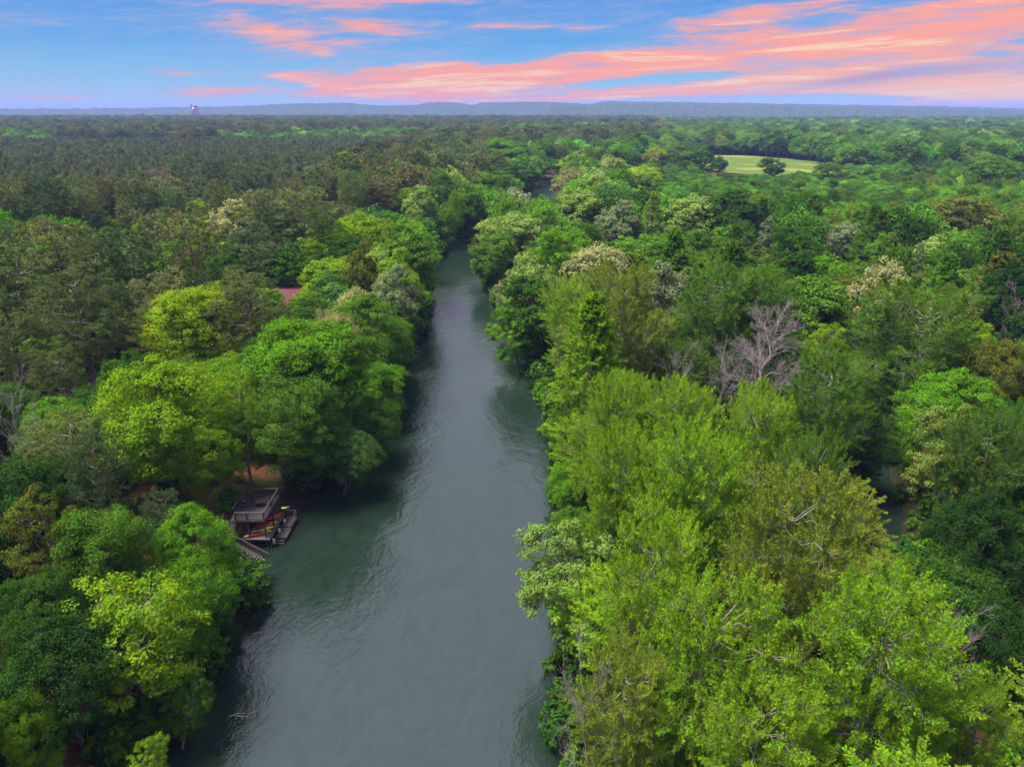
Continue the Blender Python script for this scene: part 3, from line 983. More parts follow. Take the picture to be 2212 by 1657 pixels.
key(1800, 775, 220, 19, C_, 'cypress green', 'grey limbed cypress', 'wide grey green cypress with bent pale limbs over backwater', i=2)
key(1920, 770, 100, 14, B, 'bright green', 'thin tree over backwater', 'thin green tree with bare twigs beside the big dark cypress', proto='open')
key(2085, 795, 210, 18, B, 'bright green', 'dense green tree beyond backwater', 'dense green tree across the backwater on the right')
key(1975, 905, 200, 17, B, 'olive lime', 'leaning sparse tree', 'sparse yellow green tree with a long diagonal trunk at backwater', proto='open', lean=(-.42, .1))
key(2150, 900, 200, 18, C_, 'cypress green', 'dark cypress on right edge', 'shadowy dark cypress on the right edge past the leaning tree', i=3)
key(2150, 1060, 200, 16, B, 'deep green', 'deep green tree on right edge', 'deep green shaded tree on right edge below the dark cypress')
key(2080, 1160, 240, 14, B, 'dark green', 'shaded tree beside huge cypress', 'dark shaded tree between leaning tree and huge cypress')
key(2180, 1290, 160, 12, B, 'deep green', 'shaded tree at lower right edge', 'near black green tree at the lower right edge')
key(2170, 715, 150, 20, B, 'olive', 'olive tree on right edge', 'pale olive broad tree on the right picture edge')
key(2110, 680, 100, 19, B, 'lime', 'lime tree beside big dark cypress', 'yellow green tree at the right side of the big dark cypress')
key(2185, 555, 110, 21, B, 'deep green', 'deep green tree upper right edge', 'deep green tree on the right edge above the olive tree')
key(1665, 468, 65, 14, B, 'silver green', 'silver cone', 'silvery conical tree in the green thicket', proto='cone')
key(1815, 478, 100, 15, B, 'silver green', 'pale tree in thicket', 'pale silvery green tree in the low thicket')
key(1990, 528, 50, 13, B, 'silver green', 'small silver cone', 'small silvery cone tree near the right edge thicket', proto='cone')
key(2110, 420, 170, 20, B, 'olive', 'wide olive crown', 'wide pale olive crown on the right above the thicket')
key(2150, 335, 150, 22, B, 'mid green', 'tall crown right edge', 'tall rounded green crown near the right edge of the middle distance')
key(1555, 337, 40, 14, B, 'dark green', 'dark tree at meadow', 'dark small tree standing on the near left side of the meadow')
key(1670, 340, 60, 15, B, 'dark green', 'tree in front of meadow', 'dark green tree cutting into the near side of the meadow')
key(1795, 342, 60, 15, B, 'mid green', 'tree right of meadow', 'mid green tree at the right end of the meadow')
key(490, 1478, 95, 6.5, B, 'mid green', 'young tree with pale stem', 'young leaning tree with a pale bare stem over the water', proto='open', lean=(.3, -.1))
key(395, 1605, 95, 6.0, B, 'lime', 'young tree at bottom', 'small young light green tree at the very bottom beside the water', proto='open')
key(2130, 1480, 150, 13, C_, 'cypress lime', 'edge cypress lower right', 'lime cypress sprays at the lower right edge', i=2)
for (px, py, w, H, c, s_, l) in [
        (885, 800, 120, 10, 'bright green', 'low tree at left waterline', 'low fresh green tree bending over the left waterline midway'),
        (870, 880, 120, 9, 'mid green', 'lower tree at left waterline', 'low mid green tree touching the water below the feathery tree'),
        (825, 950, 110, 8, 'blue green', 'water edge willow by deck', 'small blue green willow dipping into the river near the deck'),
        (905, 720, 90, 10, 'bright green', 'waterline tree at left point', 'small bright tree on the waterline of the left bank point'),
        (1185, 880, 90, 9, 'mid green', 'low tree at right waterline', 'low green tree on the right waterline under the pyramid cypress'),
        (1205, 1000, 100, 8, 'bright green', 'shrubby tree at right waterline', 'shrubby green tree at the right waterline left of the grove'),
        (1215, 1100, 90, 7, 'mid green', 'shrubby tree behind pale river tree', 'shrubby green tree at the waterline behind the pale river tree')]:
    key(px, py, w, H, B, c, s_, l)
# bare trees
key(1650, 685, 230, 19, 'dead_tree', 'dead', 'bare tree', 'large leafless purple grey tree among the cypresses', i=0)
key(1470, 775, 120, 14, 'dead_tree', 'dead', 'smaller bare tree', 'smaller leafless grey tree left of the large bare one', i=1)
key(1565, 765, 100, 14, 'dead_tree', 'dead', 'low bare tree', 'low leafless tree between the two other bare trees', i=1)
key(15, 830, 150, 16, 'dead_tree', 'dead', 'grey snag', 'grey dead snag with broken limbs on the left edge', i=1)
key(2205, 640, 70, 15, 'dead_tree', 'dead', 'bare twigs right edge', 'bare twiggy tree peeping in at the right edge', i=1)
key(2080, 1340, 130, 11, 'dead_tree', 'dead', 'bare branches lower right', 'bare pale branches sticking out beside the huge cypress', i=1)
key(1250, 1470, 90, 14, 'dead_tree', 'dead', 'bare tree at bottom', 'thin bare tree rising through the twiggy bottom cypress', i=1)

NKEY = len(TREES)
DOCK_BOX = (-33.5, -24, 62, 77)
HOUSES = [(-49, 149, 8.5), (-58, 92, 7.0)]


def blocked(x, y, R, near=True):
    d, s, yy = river_dist([x], [y])
    if d[0] < half_width(yy)[0] + (0.8 if s[0] < 0 else 1.5) + .10 * R:
        return True
    if back_dist(np.array([x]), np.array([y]))[0] < 1.8:
        return True
    if DOCK_BOX[0] - 2 < x < DOCK_BOX[1] + 3 and DOCK_BOX[2] - 1 < y < DOCK_BOX[3] + 4:
        return True
    for hx, hy, hr in HOUSES:
        if (x - hx) ** 2 + (y - hy) ** 2 < hr ** 2:
            return True
    return False


class Grid:
    def __init__(self, s=8.0):
        self.s, self.d = s, {}

    def add(self, x, y, R):
        self.d.setdefault((int(x // self.s), int(y // self.s)), []).append((x, y, R))

    def clash(self, x, y, R, k):
        i, j = int(x // self.s), int(y // self.s)
        for a in range(i - 2, i + 3):
            for b in range(j - 2, j + 3):
                for (px, py, pr) in self.d.get((a, b), ()):
                    if (px - x) ** 2 + (py - y) ** 2 < (k * (pr + R)) ** 2:
                        return True
        return False


GR = Grid()
for t in TREES:
    GR.add(t['x'], t['y'], min(t['R'], 6))


def pick(r, table):
    tot = sum(w for _, w in table)
    v = r.random() * tot
    for k, w in table:
        v -= w
        if v <= 0:
            return k
    return table[-1][0]


def region(x, y):
    """what grows where: kind, colour table, height, radius"""
    d = math.hypot(x, y)
    n = float(wave_noise(np.array([x]), np.array([y]), 40 + d * .08, 77)[0])
    dr, s, yy = river_dist([x], [y])
    e = dr[0] - half_width(yy)[0]
    left = s[0] < 0
    if left:
        if y <= 62:
            return B, [('dark green', 3), ('deep green', 3), ('mid green', 2.5), ('bright green', 2)], (12, 17), (4.0, 5.8)
        if e < 16 + 6 * n:
            return B, [('mid green', 4), ('bright green', 4), ('blue green', 2), ('dark green', 2), ('lime', 1.6), ('pale green', 1.2)], (14, 22), (4.8, 7.2)
        edge = -62 - .055 * y + 10 * n
        if x < edge and 225 + 8 * n < y < 880 + 60 * n:
            return 'plant', [('plantation', 6), ('pine', 2), ('brown pine', 1.6)], (10.5, 15.0), (1.7, 2.6)
        if y > 860 and n > .05 and y < 1500:
            return B, [('lime', 2), ('mid green', 3), ('bright green', 3), ('dark green', 1)], (16, 22), (5, 7)
        if e < 45 and y > 330:
            return B if n > -.1 else PN, ([('mid green', 3), ('bright green', 2), ('dark green', 2), ('blue green', 2)] if n > -.1 else [('pine', 3), ('dark pine', 2), ('brown pine', 2)]), (18, 25), (5.2, 7.4)
        if y < 200 and n > .28:
            return B, [('lime', 2), ('bright green', 2), ('mid green', 2), ('dark green', 2)], (14, 19), (4, 5.5)
        return PN, [('pine', 4), ('dark pine', 3), ('brown pine', 2.5)], (18, 25), (4.0, 6.0)
    if y < 120:
        if x < 30 or (x < 45 and y < 75):
            return C_, [('cypress lime', 5), ('cypress olive', 2), ('cypress green', 2)], (15, 20), (5.2, 7.2)
        return pick(rnd, [(B, 3), (C_, 2)]), [('dark green', 3), ('deep green', 3), ('cypress green', 3), ('bright green', 1)], (14, 19), (4.5, 6)
    if e < 25 and y < 420:
        return B, [('pale green', 3), ('silver green', 1.2), ('cream', .8), ('mid green', 3), ('bright green', 3), ('dark green', 1.5)], (16, 22), (5.4, 7.8)
    if 425 < y < 560 and .2 * y < x < .48 * y:
        return B, [('bright green', 6), ('mid green', 4), ('dark green', 2)], (3.5, 5.5), (2.0, 3.4)
    if 330 < y < 570 and .16 * y < x < .52 * y:
        return B, [('bright green', 6), ('mid green', 4), ('dark green', 2)], (5.5, 8.0), (2.6, 4.0)
    if 215 < y < 520 and x > 55 + 15 * n and n < .55:
        return B, [('bright green', 6), ('mid green', 4), ('lime', 1), ('dark green', 1.5), ('silver green', .4), ('olive', 1)], (8, 12), (2.6, 4.2)
    if y < 240:
        return pick(rnd, [(B, 3), (C_, 2)]), [('mid green', 4), ('cypress green', 3), ('bright green', 3), ('olive', 1.5), ('dark green', 2), ('pale green', .8)], (16, 22), (5.4, 7.8)
    if y > 330 and n > .38:
        return B, [('dark green', 4), ('mid green', 2), ('blue green', 2), ('dark pine', 1.5)], (16, 24), (5.5, 8.2)
    if y > 330 and n < -.42:
        return B, [('pale green', 2), ('bright green', 3), ('lime', 1.5), ('mid green', 2)], (13, 19), (4.2, 6.4)
    return B, [('mid green', 4), ('dark green', 2.5), ('blue green', 3), ('bright green', 2), ('pale green', .9), ('olive', 1), ('lime', .5)], (16, 23), (5.4, 8.2)


VIEWS = []
for t in TREES:
    a, b = project(t['x'], t['y'], t['z'] + t['H']), project(t['x'], t['y'], t['z'])
    w = t['R'] * FPX / (t['y'] * math.cos(PITCH) + (CAM_H - t['H'] * .6) * math.sin(PITCH))
    VIEWS.append((a[0], a[1], b[1], w, t['d']))
VIEWS.append((617, 640, 690, 24, 152))        # the red roof
VIEWS.append((562, 1035, 1420, 66, 76))       # the deck
VIEWS.append((1610, 335, 415, 130, 700))      # the meadow
VIEWS.append((1190, 388, 424, 30, 480))       # the far stretch of water


def hides(x, y, z, H, R):
    d = math.hypot(x, y)
    px, py = project(x, y, z + H)
    w = R * FPX / (y * math.cos(PITCH) + (CAM_H - H * .6) * math.sin(PITCH))
    for (kx, kt, kb, kw, kd) in VIEWS:
        if kd > d + 1.5 and abs(px - kx) < .62 * (w + kw) and py < kt + .5 * (kb - kt):
            return True
    return False


def fill_near():
    for (ymin, ymax, step) in ((8, 260, 3.4),):
        y = ymin
        while y < ymax:
            half = min(70 + y * .9, 300)
            x = -half
            while x < half:
                cx = x + rnd.uniform(-.5, .5) * step
                cyy = y + rnd.uniform(-.5, .5) * step
                kind, table, hr, rr = region(cx, cyy)
                H = rnd.uniform(*hr); R = rnd.uniform(*rr)
                if kind == 'plant':
                    kind2 = PN
                else:
                    kind2 = kind
                k = .62 if kind == 'plant' else .60
                gz = 2.0
                if hides(cx, cyy, gz, H, R):
                    H *= .72
                    R *= .85
                    if hides(cx, cyy, gz, H, R):
                        x += step
                        continue
                if not blocked(cx, cyy, R) and not GR.clash(cx, cyy, R, k):
                    GR.add(cx, cyy, R)
                    TREES.append(dict(kind=kind2, x=cx, y=cyy, z=max(.1, float(ground_z([cx], [cyy])[0])), H=H, R=R, colour=pick(rnd, table), key=False,
                                      rot=rnd.uniform(0, 6.28), d=math.hypot(cx, cyy), proto='plant' if kind == 'plant' else None, lean=None, pi=(rnd.choice((2, 3)) if kind == C_ and cyy < 120 else None)))
                x += step
            y += step


fill_near()


def jitter(c, g, k=.16):
    c = np.array(c, float)
    v = g.normal(0, k)
    return tuple(np.clip(c * (1 + v) * (1 + g.normal(0, k * .35, 3)), .004, .6))


gcol = np.random.default_rng(21)
HERO = {PN: 300, B: 300, C_: 150, 'dead_tree': 50}


def visible(t):
    u = math.degrees(math.atan2(t['x'], max(t['y'], .1)))
    px, py = project(t['x'], t['y'], t['z'] + t['H'])
    m = 260
    py2 = project(t['x'], t['y'], t['z'])[1]
    return -m - t['R'] * FPX / t['d'] < px < 2212 + m + t['R'] * FPX / t['d'] and py < 1657 + 320 and t['y'] > 5


TREES.sort(key=lambda t: (not t['key'], t['d']))
heroes, masses = [], []
cnt = {}
for t in TREES:
    vis = visible(t) or t['key']
    if vis and cnt.get(t['kind'], 0) < HERO[t['kind']]:
        cnt[t['kind']] = cnt.get(t['kind'], 0) + 1
        heroes.append(t)
    elif t['d'] > 120:
        masses.append(t)


def hero_tree(t):
    near = t['d'] < 125
    k = t['kind']
    if k == PN:
        fam = P['plant_mid'] if t['proto'] == 'plant' else (P['pine_near'] if near else P['pine_mid'])
    elif k == C_:
        fam = P['cypress_near'] if t['d'] < 140 else P['cypress_mid']
    elif k == 'dead_tree':
        fam = P['dead']
    else:
        fam = P['open_near'] if t['proto'] == 'open' else (P['broad_mid'][3:] if t['proto'] == 'cone' else (P['broad_near'] if near else P['broad_mid'][:3]))
    pr = fam[(t['pi'] if t['pi'] is not None else rnd.randrange(len(fam))) % len(fam)]
    d_, s_, y_ = river_dist([t['x']], [t['y']])
    need = half_width(y_)[0] + (1.2 if s_[0] > 0 else 2.2) - d_[0]
    if need > 0 and d_[0] < 30:                       # stands on the bank and leans out over the water
        lx = -s_[0] * min(.75, need / (t['H'] * .7))
        t['lean'] = (lx if not t['lean'] or abs(lx) > abs(t['lean'][0]) else t['lean'][0], 0)
    root = empty(k, (t['x'], t['y'], t['z'] - .15), t['rot'])
    s, h = t['R'] / pr.R, t['H'] / pr.H
    s = min(max(s, .55 * h), 1.75 * h)
    M = Matrix.Diagonal((s, s, h, 1))
    if t['lean']:
        a, b = t['lean']
        r = Matrix.Rotation(-t['rot'], 3, 'Z') @ Vector((a, b, 0))
        sh = Matrix.Identity(4)
        sh[0][2], sh[1][2] = r.x, r.y
        M = sh @ M
        off = Vector((a, b, 0)) * t['H'] * .9          # top stays where the picture has it
        root.location.x -= off.x
        root.location.y -= off.y
        root.location.z = max(.05, float(ground_z([root.location.x], [root.location.y])[0])) - .15
    tr = bpy.data.objects.new('trunk', pr.trunk)
    link(tr, root)
    tr.matrix_basis = M
    if pr.crown:
        cr = bpy.data.objects.new('crown', pr.crown)
        link(cr, root)
        cr.matrix_basis = M
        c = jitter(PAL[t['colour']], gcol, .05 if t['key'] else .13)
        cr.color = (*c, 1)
    t['ob'] = root
    return root


for t in heroes:
    hero_tree(t)

# ---------------------------------------------------------------- masses of far trees, one object each (geometry nodes)
def scatter(name, label, cat, pts, rots, scls, cols, idx, protos):
    hidden = bpy.data.collections.new(name + '_shapes')
    for i, p in enumerate(protos):
        o = bpy.data.objects.new('%s_%02d' % (name, i), p.joined)
        hidden.objects.link(o)
    n = len(pts)
    me = bpy.data.meshes.new(name)
    me.vertices.add(n)
    me.vertices.foreach_set('co', np.ascontiguousarray(pts, dtype=np.float32).ravel())
    for k, ty, v, f in (('rot', 'FLOAT_VECTOR', rots, 'vector'), ('scl', 'FLOAT_VECTOR', scls, 'vector'),
                        ('col', 'FLOAT_COLOR', np.concatenate([cols, np.ones((n, 1))], 1), 'color')):
        a = me.attributes.new(k, ty, 'POINT')
        a.data.foreach_set(f, np.ascontiguousarray(v, dtype=np.float32).ravel())
    a = me.attributes.new('idx', 'INT', 'POINT')
    a.data.foreach_set('value', np.ascontiguousarray(idx, dtype=np.int32))
    a = me.attributes.new('own', 'FLOAT', 'POINT')
    a.data.foreach_set('value', np.ones(n, dtype=np.float32))
    ob = link(bpy.data.objects.new(name, me))
    ng = bpy.data.node_groups.new(name, 'GeometryNodeTree')
    ng.interface.new_socket(name='Geometry', in_out='INPUT', socket_type='NodeSocketGeometry')
    ng.interface.new_socket(name='Geometry', in_out='OUTPUT', socket_type='NodeSocketGeometry')
    N, L = ng.nodes, ng.links
    gi, go = N.new('NodeGroupInput'), N.new('NodeGroupOutput')
    ci = N.new('GeometryNodeCollectionInfo')
    ci.inputs['Collection'].default_value = hidden
    ci.inputs['Separate Children'].default_value = True
    ci.inputs['Reset Children'].default_value = True
    ip = N.new('GeometryNodeInstanceOnPoints')
    ip.inputs['Pick Instance'].default_value = True
    def attr(nm, ty):
        a = N.new('GeometryNodeInputNamedAttribute')
        a.data_type = ty
        a.inputs['Name'].default_value = nm
        return a.outputs['Attribute']
    L.new(gi.outputs[0], ip.inputs['Points'])
    L.new(ci.outputs[0], ip.inputs['Instance'])
    L.new(attr('idx', 'INT'), ip.inputs['Instance Index'])
    L.new(attr('rot', 'FLOAT_VECTOR'), ip.inputs['Rotation'])
    L.new(attr('scl', 'FLOAT_VECTOR'), ip.inputs['Scale'])
    L.new(ip.outputs[0], go.inputs[0])
    md = ob.modifiers.new('trees', 'NODES')
    md.node_group = ng
    tag(ob, label, cat, kind='stuff')
    return ob


def build_masses():
    g = np.random.default_rng(31)
    lists = {'broad': [], 'pine': [], 'plant': []}
    def put(kind, proto, x, y, z, H, R, colour):
        k = 'plant' if proto == 'plant' else ('pine' if kind == PN else 'broad')
        lists[k].append((x, y, z, H, R, jitter(PAL[colour], g,   .24 if k == 'plant' else .25)))
    for t in masses:
        put(t['kind'], t['proto'], t['x'], t['y'], t['z'], t['H'], t['R'], t['colour'])
    # rings further out
    for (d0, d1, step, rk) in ((260, 520, 6.2, 1.05), (520, 900, 8.2, 1.28), (900, 1500, 10.5, 1.42), (1500, 2700, 16.0, 1.9)):
        for y in np.arange(d0, d1, step):
            half = y * .86 + 60
            for x in np.arange(-half, half, step):
                cx, cyy = x + g.uniform(-.5, .5) * step, y + g.uniform(-.5, .5) * step
                if field_in(cx, cyy):
                    continue
                kind, table, hr, rr = region(cx, cyy)
                dr, s, yy = river_dist([cx], [cyy]) if y < 900 else ([99], [1], [0])
                if y < 900 and dr[0] < half_width(yy)[0] + 2.5:
                    continue
                H, R = g.uniform(*hr), g.uniform(*rr)
                if kind == 'plant':
                    if step > 5 and y < 900:
                        put(PN, 'plant', cx, cyy, 2.5, H, R * rk * 1.15, pick(rnd, table))
                        for _ in range(2 if y < 520 else 3):
                            put(PN, 'plant', cx + g.uniform(-.5, .5) * step, cyy + g.uniform(-.5, .5) * step, 2.5, H * g.uniform(.9, 1.08), R * rk * 1.1, pick(rnd, table))
                    continue
                if kind != PN and g.random() < .18 and R > 4.4:
                    continue
                if 1250 < y < 1800 and abs(cx - y * .597) < 42:
                    continue
                if y < 560 and hides(cx, cyy, 1.8, H, R):
                    H *= .6
                    R *= .75
                    if hides(cx, cyy, 1.8, H, R):
                        continue
                put(kind, None, cx, cyy, 1.8, H * g.uniform(.82, 1.14), R * rk * g.uniform(.8, 1.2), pick(rnd, table))
    for k, fam, name, label, cat in (('broad', 'far_broad', 'broadleaf_forest', 'mass of mixed green broadleaf trees filling the middle distance', 'forest'),
                                     ('pine', 'far_pine', 'pine_forest', 'mass of dark olive pines behind the left bank', 'forest'),
                                     ('plant', 'far_plant', 'pine_plantation', 'even plantation of small spiky pines on the left', 'forest')):
        a = lists[k]
        pr = P[fam]
        pts = np.array([q[:3] for q in a])
        idx = g.integers(0, len(pr), len(a))
        pH = np.array([p.H for p in pr])[idx]
        pR = np.array([p.R for p in pr])[idx]
        sH = np.array([q[3] for q in a]) / pH
        sR = np.array([q[4] for q in a]) / pR
        scl = np.stack([sR, sR, sH], 1)
        rot = np.stack([np.zeros(len(a)), np.zeros(len(a)), g.uniform(0, 6.28, len(a))], 1)
        scatter(name, label, cat, pts, rot, scl, np.array([q[5] for q in a]), idx, pr)
        print(name, len(a))


build_masses()
print('heroes', cnt, 'masses', len(masses))

# undergrowth on the forest floor and along the water
def build_undergrowth():
    g = np.random.default_rng(41)
    pts, scl, cols = [], [], []
    n = 24000
    y = g.uniform(10, 260, n)
    x = g.uniform(-1, 1, n) * (60 + y * .8)
    d, s, yy = river_dist(x, y)
    e = d - half_width(yy)
    bd = back_dist(x, y)
    z = ground_z(x, y)
    nn = wave_noise(x, y, 7, 88)
    dens = np.where(e < 4, 1.0, .40 + .35 * nn)
    ok = (e > .35) & (bd > 2.2) & (g.random(n) < dens) & ~((x > -33) & (x < -22.5) & (y > 62) & (y < 84))
    ok &= ~((x > -40) & (x < -20) & (y > 36) & (y < 46) & (e > 1.5) & (e < 8))
    for hx, hy, hr in HOUSES:
        ok &= (x - hx) ** 2 + (y - hy) ** 2 > hr ** 2
    x, y, z, e = x[ok], y[ok], z[ok], e[ok]
    # a closer fringe along both banks
    k = 5200
    yb = g.uniform(15, 330, k)
    i = np.clip(np.searchsorted(RL[:, 1], yb), 1, len(RL) - 2)
    sd = g.choice([-1, 1], k)
    tt = unit(RL[i + 1] - RL[i - 1])
    off = (half_width(yb) + g.uniform(.1, 3.2, k)) * sd
    xb, yb = RL[i, 0] + tt[:, 1] * off, RL[i, 1] - tt[:, 0] * off
    zb = ground_z(xb, yb)
    kb = (zb > .06) & ~((xb > -33) & (xb < -22.5) & (yb > 62) & (yb < 80)) & (wave_noise(xb, yb, 3.5, 61) > -.1)
    x, y, z = np.concatenate([x, xb[kb]]), np.concatenate([y, yb[kb]]), np.concatenate([z, zb[kb]])
    m = len(x)
    pts = np.stack([x, y, z - .1], 1)
    s = g.uniform(.35, 1.2, m)
    scl = np.stack([s, s, s * g.uniform(.6, 1.2, m)], 1)
    names = ['dark green', 'mid green', 'bright green', 'deep green']
    cols = np.array([jitter(PAL[names[i]], g, .2) for i in g.integers(0, 4, m)])
    rot = np.stack([np.zeros(m), np.zeros(m), g.uniform(0, 6.28, m)], 1)
    scatter('undergrowth', 'low green undergrowth covering the forest floor and banks', 'undergrowth', pts, rot, scl, cols, g.integers(0, 2, m), P['bush'])


build_undergrowth()


# ---------------------------------------------------------------- wooden deck, dock and boats
M_WOOD = simple_mat('weathered_plank', (.050, .036, .038), .85, .30, 2.0, .3)
M_WOOD_D = simple_mat('dark_timber', (.036, .027, .029), .85, .28, 2.0, .3)
M_WOOD_L = simple_mat('pale_plank', (.13, .105, .085), .85, .30, 2.0, .3)
M_RAIL = simple_mat('grey_rail', (.056, .043, .047), .8, .25, 2.5, .2)
M_BLACK = simple_mat('black_enamel', (.018, .018, .020), .45, .15)
M_STEEL = simple_mat('steel', (.55, .55, .55), .35, .1, metallic=.8)
M_FENDER = simple_mat('fender_vinyl', (.42, .38, .33), .55, .14, 4)
M_STONE = simple_mat('pale_stone', (.20, .17, .17), .9, .25, 5, .4)
M_RED_ROOF = simple_mat('red_roof_metal', (.062, .004, .016), .75, .2, .8)
M_LOG = simple_mat('brown_siding', (.115, .055, .038), .85, .25, 1.5)
M_FRAME = simple_mat('window_frame', (.5, .48, .45), .6, .1)
M_GLOW = emit_mat('warm_window', (1.0, .42, .06), 3.2)
M_CONC = simple_mat('pale_concrete', (.23, .18, .19), .9, .12, .05)
M_FLOOD = emit_mat('flood_lamp', (1.0, .45, .10), 2.2)
_box_cache = {}


def box(name, lo, hi, mat, parent=None, top_level=False):
    lo, hi = np.array(lo, float), np.array(hi, float)
    lo, hi = np.minimum(lo, hi), np.maximum(lo, hi)
    sz = tuple(np.round(hi - lo, 4))
    k = (sz, mat.name)
    if k not in _box_cache:
        x, y, z = np.array(sz) / 2
        c = min(.012, min(sz) * .15)
        bm = bmesh.new()
        bmesh.ops.create_cube(bm, size=1)
        for v in bm.verts:
            v.co = Vector((v.co.x * sz[0], v.co.y * sz[1], v.co.z * sz[2]))
        if min(sz) > .05:
            bmesh.ops.bevel(bm, geom=bm.edges[:], offset=c, segments=1, affect='EDGES')
        me = bpy.data.meshes.new(name)
        bm.to_mesh(me)
        bm.free()
        me.materials.append(mat)
        _box_cache[k] = me
    o = bpy.data.objects.new(name, _box_cache[k])
    link(o, parent)
    ctr = Vector((lo + hi) / 2)
    if parent is not None:
        base = Vector((0, 0, 0))
        q = parent
        while q is not None:
            base += q.location
            q = q.parent
        ctr -= base
    o.location = ctr
    return o


def beam(name, a, b, w, mat, parent=None, sides=4):
    """square or round bar from a to b, world coordinates (parent unrotated)"""
    a, b = np.array(a, float), np.array(b, float)
    base = np.zeros(3)
    q = parent
    while q is not None:
        base += np.array(q.location)
        q = q.parent
    W = Wood()
    W.tube(np.stack([a, b]) - base, [w / 2 * (1.41 if sides == 4 else 1)] * 2, sides)
    v, f = W.get()
    cap0 = np.arange(sides)[::-1][None, :]
    cap1 = (np.arange(sides) + sides)[None, :]
    me = mesh_np(name, v, [f, cap0, cap1], (mat,))
    return link(bpy.data.objects.new(name, me), parent)


def lathe(name, prof, mat, parent=None, seg=14, loc=(0, 0, 0), axis_x=False):
    V, F = [], []
    for (r, z) in prof:
        for i in range(seg):
            t = i * 2 * math.pi / seg
            V.append((z, r * math.cos(t), r * math.sin(t)) if axis_x else (r * math.cos(t), r * math.sin(t), z))
    for j in range(len(prof) - 1):
        for i in range(seg):
            F.append((j * seg + i, j * seg + (i + 1) % seg, (j + 1) * seg + (i + 1) % seg, (j + 1) * seg + i))
    me = mesh_np(name, np.array(V), [np.array(F)], (mat,), smooth=True)
    o = link(bpy.data.objects.new(name, me), parent)
    o.location = loc
    return o


